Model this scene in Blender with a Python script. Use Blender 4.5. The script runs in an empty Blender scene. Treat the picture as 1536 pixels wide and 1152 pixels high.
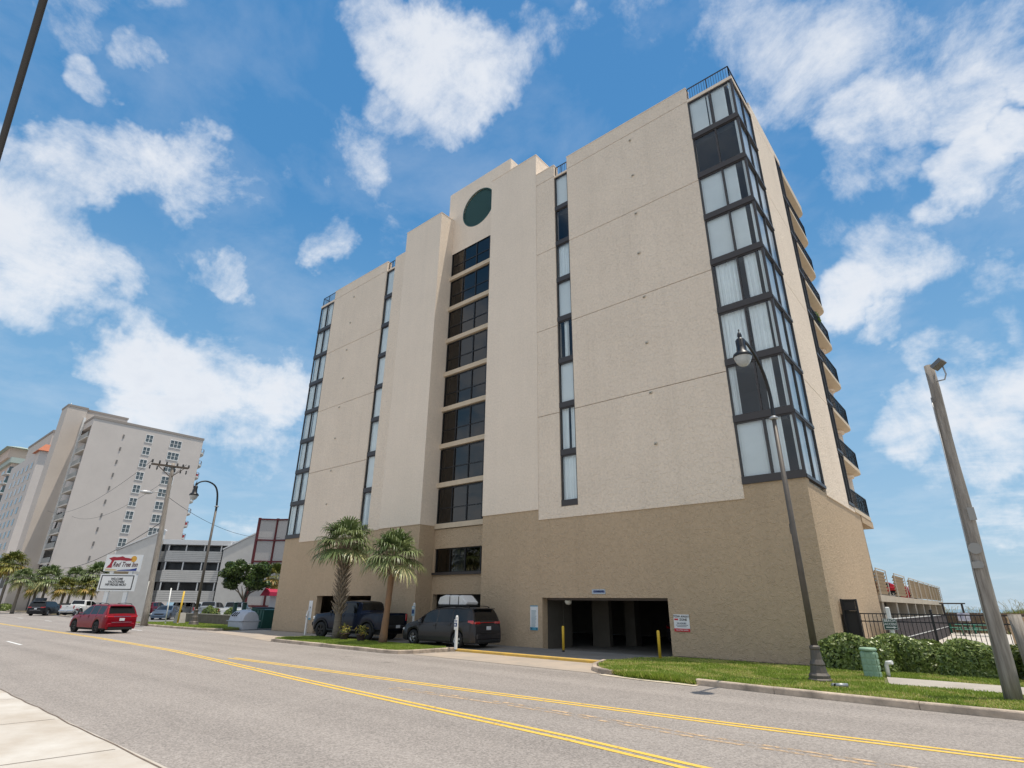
import bpy, math, random
import numpy as np
from mathutils import Vector, Matrix
random.seed(7); RNG=np.random.default_rng(7)
S=bpy.context.scene; COL=S.collection
PI=math.pi
# ---------------------------------------------------------------- materials
MATS={}
def new_mat(name):
    m=bpy.data.materials.new(name); m.use_nodes=True
    nt=m.node_tree; b=nt.nodes['Principled BSDF']
    return m,nt,b
def N(nt,t,**kw):
    n=nt.nodes.new(t)
    for k,v in kw.items():
        if k in n.inputs.keys() if isinstance(k,str) else False: n.inputs[k].default_value=v
        else: setattr(n,k,v)
    return n
def mat(name,col,rough=.6,metal=0,var=0.0,vs=3.0,bump=0.0,bs=20.0,spec=.5,coat=0,det=6,stretch=None,trans=0,col2=None,bdist=.02,sheen=0):
    """plain surface: base colour with two noise layers of variation and a bump"""
    if name in MATS: return MATS[name]
    m,nt,b=new_mat(name); L=nt.links
    b.inputs['Base Color'].default_value=(*col,1); b.inputs['Roughness'].default_value=rough
    b.inputs['Metallic'].default_value=metal; b.inputs['Specular IOR Level'].default_value=spec
    if coat: b.inputs['Coat Weight'].default_value=coat; b.inputs['Coat Roughness'].default_value=.04
    if trans:
        b.inputs['Subsurface Weight'].default_value=0
    tc=N(nt,'ShaderNodeTexCoord'); vec=tc.outputs['Object']
    if stretch:
        mp=N(nt,'ShaderNodeMapping'); mp.inputs['Scale'].default_value=stretch; L.new(vec,mp.inputs['Vector']); vec=mp.outputs['Vector']
    if var>0 or col2:
        n1=N(nt,'ShaderNodeTexNoise'); n1.inputs['Scale'].default_value=vs; n1.inputs['Detail'].default_value=det; n1.inputs['Roughness'].default_value=.62
        L.new(vec,n1.inputs['Vector'])
        r=N(nt,'ShaderNodeMapRange'); r.inputs['From Min'].default_value=.32; r.inputs['From Max'].default_value=.68
        L.new(n1.outputs['Fac'],r.inputs['Value'])
        mx=N(nt,'ShaderNodeMix',data_type='RGBA')
        c1=[c*(1-var) for c in col]; c2=[min(1,c*(1+var)) for c in col] if not col2 else col2
        mx.inputs[6].default_value=(*c1,1); mx.inputs[7].default_value=(*c2,1)
        L.new(r.outputs[0],mx.inputs[0]); L.new(mx.outputs[2],b.inputs['Base Color'])
    if bump>0:
        n2=N(nt,'ShaderNodeTexNoise'); n2.inputs['Scale'].default_value=bs; n2.inputs['Detail'].default_value=4
        L.new(vec,n2.inputs['Vector'])
        bp=N(nt,'ShaderNodeBump'); bp.inputs['Strength'].default_value=bump; bp.inputs['Distance'].default_value=bdist
        L.new(n2.outputs['Fac'],bp.inputs['Height']); L.new(bp.outputs[0],b.inputs['Normal'])
    MATS[name]=m; return m
def stucco(name,col,rough_area=True,k=1.0):
    m,nt,b=new_mat(name); L=nt.links
    tc=N(nt,'ShaderNodeTexCoord')
    big=N(nt,'ShaderNodeTexNoise'); big.inputs['Scale'].default_value=.3; big.inputs['Detail'].default_value=7; big.inputs['Roughness'].default_value=.65
    mp=N(nt,'ShaderNodeMapping'); mp.inputs['Scale'].default_value=(2.2,2.2,.12)
    stk=N(nt,'ShaderNodeTexNoise'); stk.inputs['Scale'].default_value=1.0; stk.inputs['Detail'].default_value=8
    fine=N(nt,'ShaderNodeTexNoise'); fine.inputs['Scale'].default_value=9; fine.inputs['Detail'].default_value=6
    mid=N(nt,'ShaderNodeTexVoronoi'); mid.inputs['Scale'].default_value=4.5
    L.new(tc.outputs['Object'],big.inputs[0]); L.new(tc.outputs['Object'],mp.inputs[0]); L.new(mp.outputs[0],stk.inputs[0])
    L.new(tc.outputs['Object'],fine.inputs[0])
    def m_(op,a,bb,c=None):
        n=N(nt,'ShaderNodeMath',operation=op)
        for i,x in enumerate((a,bb,c)):
            if x is None: continue
            if isinstance(x,(int,float)): n.inputs[i].default_value=x
            else: L.new(x,n.inputs[i])
        return n.outputs[0]
    s=m_('MULTIPLY_ADD',big.outputs['Fac'],.26*k,-.13*k)
    s2=m_('MULTIPLY_ADD',stk.outputs['Fac'],.10*k,-.05*k)
    s3=m_('MULTIPLY_ADD',fine.outputs['Fac'],.34*k,-.17*k)
    mp2=N(nt,'ShaderNodeMapping'); mp2.inputs['Scale'].default_value=(1.3,1.3,.05); L.new(tc.outputs['Object'],mp2.inputs[0]); rn=N(nt,'ShaderNodeTexNoise'); rn.inputs['Scale'].default_value=1; rn.inputs['Detail'].default_value=9; rn.inputs['Roughness'].default_value=.7; L.new(mp2.outputs[0],rn.inputs[0])
    rr_=N(nt,'ShaderNodeMapRange'); rr_.inputs['From Min'].default_value=.55; rr_.inputs['From Max'].default_value=.72; rr_.inputs['To Max'].default_value=-.06*k; L.new(rn.outputs['Fac'],rr_.inputs['Value'])
    t=m_('ADD',m_('ADD',m_('ADD',s,s2),m_('ADD',s3,1.0)),rr_.outputs[0])
    vm=N(nt,'ShaderNodeVectorMath',operation='SCALE'); vm.inputs[0].default_value=col; L.new(t,vm.inputs['Scale'])
    L.new(vm.outputs[0],b.inputs['Base Color']); b.inputs['Roughness'].default_value=.92; b.inputs['Specular IOR Level'].default_value=.25
    # trowelled relief: warped noise + grain
    w=N(nt,'ShaderNodeTexNoise'); w.inputs['Scale'].default_value=6.5; w.inputs['Detail'].default_value=6; w.inputs['Distortion'].default_value=.5
    g=N(nt,'ShaderNodeTexNoise'); g.inputs['Scale'].default_value=28; g.inputs['Detail'].default_value=3
    L.new(tc.outputs['Object'],w.inputs[0]); L.new(tc.outputs['Object'],g.inputs[0])
    pv=N(nt,'ShaderNodeMapRange',interpolation_type='SMOOTHSTEP'); pv.inputs['From Min'].default_value=.50; pv.inputs['From Max'].default_value=.62; L.new(w.outputs['Fac'],pv.inputs['Value'])
    h=m_('ADD',m_('MULTIPLY',pv.outputs[0],.11),m_('MULTIPLY',g.outputs['Fac'],.30))
    bp=N(nt,'ShaderNodeBump'); bp.inputs['Strength'].default_value=.95 if rough_area else .5; bp.inputs['Distance'].default_value=.14
    L.new(h,bp.inputs['Height']); L.new(bp.outputs[0],b.inputs['Normal'])
    return m
def glass(name,tint=(.6,.72,.78),alpha=.62,rough=.02,gcol=(.9,.95,1),ior=1.52):
    """window pane: mirror of the sky over a tinted see-through sheet"""
    m=bpy.data.materials.new(name); m.use_nodes=True; nt=m.node_tree; nt.nodes.clear(); L=nt.links
    o=N(nt,'ShaderNodeOutputMaterial'); g=N(nt,'ShaderNodeBsdfGlossy'); g.inputs['Roughness'].default_value=rough; g.inputs['Color'].default_value=(*gcol,1)
    t=N(nt,'ShaderNodeBsdfTransparent'); t.inputs['Color'].default_value=(*tint,1)
    f=N(nt,'ShaderNodeFresnel'); f.inputs['IOR'].default_value=ior
    mr=N(nt,'ShaderNodeMapRange'); mr.inputs['From Min'].default_value=0; mr.inputs['From Max'].default_value=1; mr.inputs['To Min'].default_value=alpha; mr.inputs['To Max'].default_value=1
    mx=N(nt,'ShaderNodeMixShader'); L.new(f.outputs[0],mr.inputs['Value']); L.new(mr.outputs[0],mx.inputs[0]); L.new(t.outputs[0],mx.inputs[1]); L.new(g.outputs[0],mx.inputs[2]); L.new(mx.outputs[0],o.inputs['Surface'])
    # very slight waviness of the panes
    tc=N(nt,'ShaderNodeTexCoord'); n=N(nt,'ShaderNodeTexNoise'); n.inputs['Scale'].default_value=.8; n.inputs['Detail'].default_value=1
    bp=N(nt,'ShaderNodeBump'); bp.inputs['Strength'].default_value=.06; bp.inputs['Distance'].default_value=.05
    L.new(tc.outputs['Object'],n.inputs[0]); L.new(n.outputs['Fac'],bp.inputs['Height']); L.new(bp.outputs[0],g.inputs['Normal'])
    return m
def leafmat(name,c1,c2,c3=None,rough=.55,trans=.25,vs=2.0):
    """leaves: per-leaf colour from a colour attribute 'v', some light passing through"""
    m,nt,b=new_mat(name); L=nt.links
    at=N(nt,'ShaderNodeAttribute'); at.attribute_name='v'
    cr=N(nt,'ShaderNodeValToRGB'); cr.color_ramp.elements[0].color=(*c1,1); cr.color_ramp.elements[1].color=(*c2,1)
    if c3: e=cr.color_ramp.elements.new(.93); cr.color_ramp.elements[1].position=.8; cr.color_ramp.elements[-1].position=1; cr.color_ramp.elements[1].color=(*c2,1); cr.color_ramp.elements[-1].color=(*c3,1); cr.color_ramp.elements[-2].color=(*c2,1)
    L.new(at.outputs['Fac'],cr.inputs[0]); L.new(cr.outputs[0],b.inputs['Base Color']); b.inputs['Roughness'].default_value=rough
    b.inputs['Specular IOR Level'].default_value=.4
    tr=N(nt,'ShaderNodeBsdfTranslucent'); L.new(cr.outputs[0],tr.inputs['Color'])
    mx=N(nt,'ShaderNodeMixShader'); mx.inputs[0].default_value=trans
    L.new(b.outputs[0],mx.inputs[1]); L.new(tr.outputs[0],mx.inputs[2]); L.new(mx.outputs[0],nt.nodes['Material Output'].inputs['Surface'])
    return m
# ---------------------------------------------------------------- mesh building
class MB:
    def __init__(s): s.v=[]; s.f=[]; s.m=[]; s.sm=[]
    def add(s,vs,fs,mi=0,smooth=False):
        k=len(s.v); s.v+= [tuple(x) for x in vs]; s.f+=[tuple(i+k for i in f) for f in fs]; s.m+=[mi]*len(fs); s.sm+=[smooth]*len(fs); return s
    def box(s,x0,x1,y0,y1,z0,z1,mi=0):
        if x0>x1:x0,x1=x1,x0
        if y0>y1:y0,y1=y1,y0
        if z0>z1:z0,z1=z1,z0
        return s.add([(x0,y0,z0),(x1,y0,z0),(x1,y1,z0),(x0,y1,z0),(x0,y0,z1),(x1,y0,z1),(x1,y1,z1),(x0,y1,z1)],
              [(3,2,1,0),(4,5,6,7),(0,1,5,4),(1,2,6,5),(2,3,7,6),(3,0,4,7)],mi)
    def bbox(s,cx,cy,cz,dx,dy,dz,b=.02,mi=0):
        """box with chamfered edges"""
        hx,hy,hz=dx/2,dy/2,dz/2; b=min(b,hx*.9,hy*.9,hz*.9); vs=[]; 
        for sx in(-1,1):
            for sy in(-1,1):
                for sz in(-1,1):
                    vs+=[(cx+sx*hx,cy+sy*(hy-b),cz+sz*(hz-b)),(cx+sx*(hx-b),cy+sy*hy,cz+sz*(hz-b)),(cx+sx*(hx-b),cy+sy*(hy-b),cz+sz*hz)]
        def I(sx,sy,sz,a): return ((sx>0)*4+(sy>0)*2+(sz>0))*3+a
        fs=[]
        for sg in(-1,1):
            q=[I(sg,-1,-1,0),I(sg,1,-1,0),I(sg,1,1,0),I(sg,-1,1,0)]; fs.append(q if sg>0 else q[::-1])
            q=[I(-1,sg,-1,1),I(-1,sg,1,1),I(1,sg,1,1),I(1,sg,-1,1)]; fs.append(q if sg>0 else q[::-1])
            q=[I(-1,-1,sg,2),I(1,-1,sg,2),I(1,1,sg,2),I(-1,1,sg,2)]; fs.append(q if sg>0 else q[::-1])
        for a in(-1,1):
            for c in(-1,1):
                fs.append([I(a,c,-1,0),I(a,c,1,0),I(a,c,1,1),I(a,c,-1,1)][::(1 if a*c<0 else -1)])
                fs.append([I(a,-1,c,0),I(a,1,c,0),I(a,1,c,2),I(a,-1,c,2)][::(1 if a*c>0 else -1)])
                fs.append([I(-1,a,c,1),I(1,a,c,1),I(1,a,c,2),I(-1,a,c,2)][::(1 if a*c<0 else -1)])
        for sx in(-1,1):
            for sy in(-1,1):
                for sz in(-1,1):
                    q=[I(sx,sy,sz,0),I(sx,sy,sz,1),I(sx,sy,sz,2)]; fs.append(q if sx*sy*sz>0 else q[::-1])
        return s.add(vs,fs,mi)
    def obox(s,a,b,w,h,up=(0,0,1),mi=0):
        """beam from a to b, width w across, height h along up"""
        a=Vector(a);b=Vector(b);d=(b-a).normalized();u=Vector(up);r=d.cross(u)
        if r.length<1e-4: r=d.cross(Vector((1,0,0)))
        r.normalize();u=r.cross(d).normalized();r=r*w/2;u=u*h/2
        vs=[a-r-u,a+r-u,a+r+u,a-r+u,b-r-u,b+r-u,b+r+u,b-r+u]
        return s.add(vs,[(0,1,2,3),(7,6,5,4),(4,5,1,0),(5,6,2,1),(6,7,3,2),(7,4,0,3)],mi)
    def tube(s,pts,r,n=8,mi=0,smooth=True,cap=True):
        pts=[Vector(p) for p in pts]; rr=r if isinstance(r,(list,tuple)) else [r]*len(pts); rings=[];vs=[];fs=[]
        pd=None
        for i,p in enumerate(pts):
            d=(pts[min(i+1,len(pts)-1)]-pts[max(i-1,0)]).normalized()
            if pd is None:
                a=Vector((0,0,1)) if abs(d.z)<.9 else Vector((1,0,0)); r1=d.cross(a).normalized()
            else: r1=(r1-d*r1.dot(d)).normalized()
            pd=d; r2=d.cross(r1)
            for k in range(n):
                t=2*PI*k/n; vs.append(p+(r1*math.cos(t)+r2*math.sin(t))*rr[i])
        for i in range(len(pts)-1):
            for k in range(n): fs.append((i*n+k,i*n+(k+1)%n,(i+1)*n+(k+1)%n,(i+1)*n+k))
        s.add(vs,fs,mi,smooth)
        if cap:
            k0=len(s.v)-len(vs); s.f+= [tuple(k0+k for k in reversed(range(n))),tuple(k0+(len(pts)-1)*n+k for k in range(n))]; s.m+=[mi,mi]; s.sm+=[False,False]
        return s
    def lathe(s,prof,c=(0,0,0),n=20,axis='z',mi=0,smooth=True,cap=True):
        vs=[];fs=[];m=len(prof)
        for (r,z) in prof:
            for k in range(n):
                t=2*PI*k/n; x,y=r*math.cos(t),r*math.sin(t)
                if axis=='z': vs.append((c[0]+x,c[1]+y,c[2]+z))
                elif axis=='y': vs.append((c[0]+x,c[1]+z,c[2]-y))
                else: vs.append((c[0]+z,c[1]+x,c[2]+y))
        for i in range(m-1):
            for k in range(n): fs.append((i*n+k,i*n+(k+1)%n,(i+1)*n+(k+1)%n,(i+1)*n+k))
        s.add(vs,fs,mi,smooth)
        if cap:
            k0=len(s.v)-len(vs)
            if prof[0][0]>1e-4: s.f.append(tuple(k0+k for k in reversed(range(n)))); s.m.append(mi); s.sm.append(False)
            if prof[-1][0]>1e-4: s.f.append(tuple(k0+(m-1)*n+k for k in range(n))); s.m.append(mi); s.sm.append(False)
        return s
    def prism(s,poly,z0,z1,mi=0,plane='xy',top=None):
        """extrude polygon; plane xy: up z; xz: along y; yz: along x"""
        n=len(poly); vs=[]
        for z in (z0,z1):
            for (a,b) in poly:
                vs.append((a,b,z) if plane=='xy' else ((a,z,b) if plane=='xz' else (z,a,b)))
        fs=[tuple(range(n))[::-1],tuple(range(n,2*n))]+[(i,(i+1)%n,n+(i+1)%n,n+i) for i in range(n)]
        return s.add(vs,fs,mi)
    def quad(s,a,b,c,d,mi=0): return s.add([a,b,c,d],[(0,1,2,3)],mi)
    def text(s,string,size,origin,ux,uy,mi=0,align='CENTER',shear=0,bold=.0,ext=.006,xs=1.0):
        """lettering as real flat geometry; ux,uy = directions of the text's x and y"""
        cu=bpy.data.curves.new('lettering','FONT'); cu.body=string; cu.size=size; cu.align_x=align; cu.align_y='CENTER'; cu.shear=shear; cu.offset=bold; cu.extrude=0; cu.resolution_u=3
        o=bpy.data.objects.new('lettering',cu); COL.objects.link(o)
        dg=bpy.context.evaluated_depsgraph_get(); me=bpy.data.meshes.new_from_object(o.evaluated_get(dg))
        O=Vector(origin);ux=Vector(ux).normalized();uy=Vector(uy).normalized();n=ux.cross(uy)
        vs=[O+ux*v.co.x*xs+uy*v.co.y+n*ext for v in me.vertices]; fs=[tuple(p.vertices) for p in me.polygons]
        s.add(vs,fs,mi); bpy.data.objects.remove(o); bpy.data.curves.remove(cu); bpy.data.meshes.remove(me); return s
    def build(s,name,mats,parent=None,local=False,smooth=None,fix=True):
        me=bpy.data.meshes.new(name); off=Vector((0,0,0))
        if parent is not None and not local:
            p=parent
            while p: off+=p.location; p=p.parent
        vs=[(x-off.x,y-off.y,z-off.z) for (x,y,z) in s.v]
        me.from_pydata(vs,[],s.f)
        if not isinstance(mats,(list,tuple)): mats=[mats]
        for m in mats: me.materials.append(m)
        me.polygons.foreach_set('material_index',s.m); me.polygons.foreach_set('use_smooth',[smooth]*len(s.f) if smooth is not None else s.sm)
        if fix:
            import bmesh
            bm=bmesh.new(); bm.from_mesh(me); bmesh.ops.recalc_face_normals(bm,faces=bm.faces); bm.to_mesh(me); bm.free()
        me.update()
        o=bpy.data.objects.new(name,me); COL.objects.link(o)
        if parent is not None: o.parent=parent
        return o
def np_mesh(name,V,F,mats,parent=None,attr=None,smooth=False,loc=None):
    """fast mesh from numpy arrays; F (n,k)"""
    me=bpy.data.meshes.new(name); n,k=F.shape
    me.vertices.add(len(V)); me.vertices.foreach_set('co',V.astype(np.float32).ravel())
    me.loops.add(n*k); me.loops.foreach_set('vertex_index',F.astype(np.int32).ravel())
    me.polygons.add(n); me.polygons.foreach_set('loop_start',np.arange(0,n*k,k,dtype=np.int32)); me.polygons.foreach_set('loop_total',np.full(n,k,dtype=np.int32))
    if smooth: me.polygons.foreach_set('use_smooth',np.ones(n,dtype=bool))
    if attr is not None:
        a=me.attributes.new('v','FLOAT','POINT'); a.data.foreach_set('value',attr.astype(np.float32))
    for m in (mats if isinstance(mats,(list,tuple)) else [mats]): me.materials.append(m)
    me.update(); me.validate()
    o=bpy.data.objects.new(name,me); COL.objects.link(o)
    if parent is not None: o.parent=parent
    if loc is not None: o.location=loc
    return o
def tag(o,label,cat,group=None):
    o['label']=label; o['category']=cat
    if group: o['group']=group
    return o
def struct(o,kind='structure'): o['kind']=kind; return o
def thing(name,label,cat,loc=(0,0,0),rz=0,group=None):
    o=bpy.data.objects.new(name,None); COL.objects.link(o); o.location=loc; o.rotation_euler=(0,0,rz); o.empty_display_size=.3
    return tag(o,label,cat,group)
def copy_tree(o,parent=None):
    c=o.copy(); COL.objects.link(c)
    if parent is not None: c.parent=parent
    for ch in list(o.children): copy_tree(ch,c)
    return c
def cellwall(mb,axis,at0,at1,u0,u1,z0,z1,holes,mi=0):
    """wall slab with rectangular holes. axis 'x': runs along x, thickness y from at0 to at1. holes (u0,u1,z0,z1)"""
    us=sorted({u0,u1,*[h[0] for h in holes],*[h[1] for h in holes]}); zs=sorted({z0,z1,*[h[2] for h in holes],*[h[3] for h in holes]})
    us=[u for u in us if u0<=u<=u1]; zs=[z for z in zs if z0<=z<=z1]
    nu,nz=len(us)-1,len(zs)-1
    def full(i,j):
        if i<0 or j<0 or i>=nu or j>=nz: return False
        cu=(us[i]+us[i+1])/2; cz=(zs[j]+zs[j+1])/2
        return not any(h[0]<cu<h[1] and h[2]<cz<h[3] for h in holes)
    P=(lambda u,t,z:(u,t,z)) if axis=='x' else (lambda u,t,z:(t,u,z))
    for i in range(nu):
        for j in range(nz):
            if not full(i,j): continue
            a,b,c,d=us[i],us[i+1],zs[j],zs[j+1]
            for t in (at0,at1): mb.quad(P(a,t,c),P(b,t,c),P(b,t,d),P(a,t,d),mi)
            if not full(i-1,j): mb.quad(P(a,at0,c),P(a,at1,c),P(a,at1,d),P(a,at0,d),mi)
            if not full(i+1,j): mb.quad(P(b,at0,c),P(b,at1,c),P(b,at1,d),P(b,at0,d),mi)
            if not full(i,j-1): mb.quad(P(a,at0,c),P(b,at0,c),P(b,at1,c),P(a,at1,c),mi)
            if not full(i,j+1): mb.quad(P(a,at0,d),P(b,at0,d),P(b,at1,d),P(a,at1,d),mi)
def leaf_cloud(name,C,Nn,size,mats,parent=None,aspect=1.6,jit=1.0,val=None):
    """many single leaf quads at points C with rough normals Nn"""
    n=len(C); Nn=Nn+RNG.normal(0,.55*jit,(n,3)); Nn/=np.linalg.norm(Nn,axis=1,keepdims=True)+1e-9
    A=RNG.normal(0,1,(n,3)); A-=(A*Nn).sum(1,keepdims=True)*Nn; A/=np.linalg.norm(A,axis=1,keepdims=True)+1e-9; B=np.cross(Nn,A)
    sz=size*RNG.uniform(.6,1.35,(n,1)); A=A*sz*aspect/2; B=B*sz/2
    V=np.stack([C-A,C+B*.9-A*.1,C+A,C-B*.9-A*.1],1).reshape(-1,3); F=np.arange(4*n).reshape(n,4)
    v=RNG.uniform(0,1,n) if val is None else val
    return np_mesh(name,V,F,mats,parent,attr=np.repeat(v,4))
# ---------------------------------------------------------------- shared materials
M={}
M['stucco']=stucco('light_stucco',(.84,.705,.565))
M['stucco_d']=stucco('tan_stucco',(.52,.39,.26),k=.8)
M['stucco_s']=stucco('smooth_stucco',(.82,.695,.565),rough_area=False,k=.7)
M['soffit']=mat('soffit_paint',(.60,.49,.36),.9,var=.06)
M['frame']=mat('bronze_frame',(.060,.052,.050),.45,.3)
M['glass']=glass('window_glass',(.95,.99,1),.05,ior=1.16)
M['glass_d']=glass('dark_glass',(.20,.22,.24),.10,gcol=(.50,.48,.46))
M['curtain']=mat('white_curtain',(.84,.86,.85),.9,var=.05,vs=.6)
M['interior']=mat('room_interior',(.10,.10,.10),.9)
M['concrete']=mat('concrete',(.42,.39,.35),.9,var=.14,vs=1.3,bump=.3,bs=30)
M['black']=mat('black_metal',(.016,.016,.018),.4,.2)
M['white']=mat('white_paint',(.74,.74,.72),.5,var=.04)
M['grey']=mat('grey_metal',(.35,.36,.37),.45,.5)
M['steel']=mat('brushed_steel',(.5,.5,.5),.3,.9)
M['yellow']=mat('yellow_paint',(.72,.46,.04),.55,var=.08)
M['wood']=mat('weathered_wood',(.38,.34,.295),.9,var=.0,col2=(.18,.155,.13),vs=2.2,bump=.6,bs=9,stretch=(7,7,.55))
M['rubber']=mat('tyre_rubber',(.015,.015,.016),.8)
M['dark']=mat('underbody_black',(.008,.008,.009),.8)
M['chrome']=mat('chrome',(.7,.7,.72),.12,1)
M['rim']=mat('alloy_rim',(.5,.5,.52),.25,.9)
M['rimd']=mat('dark_rim',(.03,.03,.032),.3,.7)
M['carglass']=mat('car_glass',(.006,.008,.010),.04,0,spec=.45)
M['redlens']=mat('red_lens',(.45,.01,.012),.12,spec=.7,coat=1)
M['whitelens']=mat('clear_lens',(.75,.75,.75),.12,spec=.7,coat=1)
M['plate']=mat('licence_plate',(.6,.62,.65),.4,var=.15,vs=30)
CLOUDS_AND_FILL=[(-0.505,0.339,0.794,4.1,1),(-0.493,0.405,0.77,4.9,1),(-0.425,0.448,0.787,3.7,1),(-0.366,0.474,0.801,3.1,0.8),(-0.31,0.5,0.808,2.7,0.7),(-0.554,0.43,0.713,3.0,0.7),(-0.632,0.381,0.675,3.9,0.75),(-0.575,0.377,0.726,2.9,0.8),(-0.119,0.609,0.784,4.5,0.7),(-0.066,0.68,0.73,6.0,0.75),(0.004,0.762,0.648,3.8,1),(0.078,0.745,0.663,4.8,0.85),(0.151,0.739,0.656,3.2,0.8),(0.027,0.676,0.736,4.0,0.8),(0.097,0.79,0.606,2.6,0.7),(0.152,0.777,0.611,2.0,0.8),(-0.226,0.535,0.814,3.1,0.5),(-0.042,0.808,0.587,3.1,0.85),(0.008,0.811,0.585,2.2,0.7),(0.079,0.839,0.539,2.9,1),(0.135,0.829,0.543,2.1,0.9),(0.117,0.859,0.498,2.2,0.8),(-0.015,0.878,0.479,3.8,0.9),(-0.092,0.888,0.451,3.0,0.9),(0.04,0.894,0.446,2.9,0.8),(0.085,0.914,0.396,2.3,0.7),(-0.031,0.922,0.387,2.3,0.75),(-0.086,0.924,0.372,1.9,0.6),(0.011,0.962,0.273,4.5,1),(0.065,0.955,0.288,3.4,1),(-0.05,0.968,0.247,3.5,0.9),(0.033,0.982,0.188,2.7,0.8),(-0.077,0.959,0.271,2.6,0.7),(0.012,0.995,0.103,2.6,0.7),(-0.049,0.987,0.153,2.4,0.6),(0.092,0.935,0.342,1.8,0.7),(-0.868,0.03,0.496,3.8,1),(-0.834,0.068,0.548,3.3,1),(-0.807,0.116,0.579,3.0,0.95),(-0.785,0.186,0.591,4.0,1),(-0.76,0.265,0.593,2.7,0.85),(-0.896,0.058,0.44,4.2,0.9),(-0.927,0.061,0.371,2.7,0.8),(-0.9,0.125,0.417,3.5,0.85),(-0.878,0.169,0.447,2.3,0.8),(-0.83,0.231,0.507,1.9,0.7),(-0.897,0.217,0.385,2.7,0.45),(-0.823,0.276,0.497,1.7,0.6),(-0.928,0.188,0.322,3.1,1),(-0.917,0.249,0.313,4.4,1.05),(-0.885,0.32,0.339,4.4,1),(-0.861,0.387,0.33,3.7,1),(-0.922,0.28,0.268,4.4,0.85),(-0.889,0.367,0.273,4.2,0.8),(-0.824,0.402,0.398,2.8,0.6),(-0.938,0.211,0.274,2.6,0.8),(-0.716,0.353,0.602,2.3,0.7),(-0.732,0.381,0.565,2.2,0.75),(-0.769,0.044,0.638,1.9,0.7),(-0.715,0.093,0.693,1.6,0.45),(-0.824,0.313,0.472,1.5,0.55),(-0.727,0.007,0.687,2.6,0.45),(-0.817,-0.026,0.575,1.7,0.4),(-0.969,0.142,0.203,3.3,0.4),(-0.863,0.438,0.251,3.7,0.5),(-0.889,0.436,0.143,4.1,0.4),(-0.075,0.839,0.538,2.7,0.5),(-0.901,-0.09,0.424,6.2,0.9),(-0.977,-0.07,0.202,7.2,0.8),(0.264,0.866,0.425,6.9,0.9),(0.199,0.968,0.152,5.5,0.8),(-0.16,0.344,0.925,9.2,0.8),(-0.57,-0.015,0.822,8.0,0.7),(0.188,0.57,0.8,6.7,0.8),(0.965,-0.101,0.242,17,1.1),(0.805,-0.085,0.588,19,1.1),(0.497,-0.052,0.866,19,1.1),(0.765,-0.597,0.242,17,1.1),(0.638,-0.498,0.588,19,1.1),(0.394,-0.308,0.866,19,1.1),(0.332,-0.912,0.242,17,1.1),(0.277,-0.76,0.588,19,1.1),(0.171,-0.47,0.866,19,1.1),(-0.202,-0.949,0.242,17,1.1),(-0.168,-0.791,0.588,19,1.1),(-0.104,-0.489,0.866,19,1.1),(-0.674,-0.698,0.242,17,1.1)]  # wide last entries: unseen clouds added behind the camera to brighten the shaded front
SKY_SAT=1.1; SKY_VAL=1.0; SKY_HUE=.5; SKYK=10.0; CLOUD_A=(9.0,9.15,9.4); CLOUD_B=(7.2,7.6,8.3); EXPO=.06; ROADC=(.295,.262,.235)
# ---------------------------------------------------------------- camera, sun, sky
cam=bpy.data.cameras.new('camera'); co=bpy.data.objects.new('camera',cam); COL.objects.link(co); S.camera=co
YAW,PIT,ROL=math.radians(40.3059),math.radians(21.7542),math.radians(.63695)
f=Vector((-math.sin(YAW)*math.cos(PIT),math.cos(YAW)*math.cos(PIT),math.sin(PIT))); r=Vector((math.cos(YAW),math.sin(YAW),0)); u=r.cross(f)
r2=r*math.cos(ROL)+u*math.sin(ROL); u2=-r*math.sin(ROL)+u*math.cos(ROL)
m=Matrix((r2,u2,-f)).transposed().to_4x4(); m.translation=Vector((0,0,2.0)); co.matrix_world=m
cam.sensor_width=36; cam.lens=827.3817/1536*36; cam.clip_end=20000; cam.clip_start=.05
SUN=Vector((.208,.108,.972)).normalized()
sl=bpy.data.lights.new('sun','SUN'); sl.energy=4.1; sl.angle=math.radians(.53); sl.color=(1,.925,.81)
so=bpy.data.objects.new('sun',sl); COL.objects.link(so); so.rotation_euler=SUN.to_track_quat('Z','Y').to_euler()
W=bpy.data.worlds.new('World'); S.world=W; W.use_nodes=True; nt=W.node_tree; L=nt.links; bg=nt.nodes['Background']
sky=N(nt,'ShaderNodeTexSky',sky_type='NISHITA'); sky.sun_disc=False; sky.sun_elevation=math.asin(SUN.z); sky.sun_rotation=math.atan2(SUN.x,SUN.y)
sky.air_density=1.0; sky.dust_density=.6; sky.ozone_density=2.2; sky.altitude=0
tc=N(nt,'ShaderNodeTexCoord'); D=tc.outputs['Generated']
def mth(op,*a,clamp=False):
    n=N(nt,'ShaderNodeMath',operation=op); n.use_clamp=clamp
    for i,x in enumerate(a):
        if isinstance(x,(int,float)): n.inputs[i].default_value=x
        else: L.new(x,n.inputs[i])
    return n.outputs[0]
sep=N(nt,'ShaderNodeSeparateXYZ'); L.new(D,sep.inputs[0])
zz=mth('MAXIMUM',mth('ADD',sep.outputs[2],.16),.03)
cmb=N(nt,'ShaderNodeCombineXYZ'); L.new(mth('DIVIDE',sep.outputs[0],zz),cmb.inputs[0]); L.new(mth('DIVIDE',sep.outputs[1],zz),cmb.inputs[1])
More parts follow.
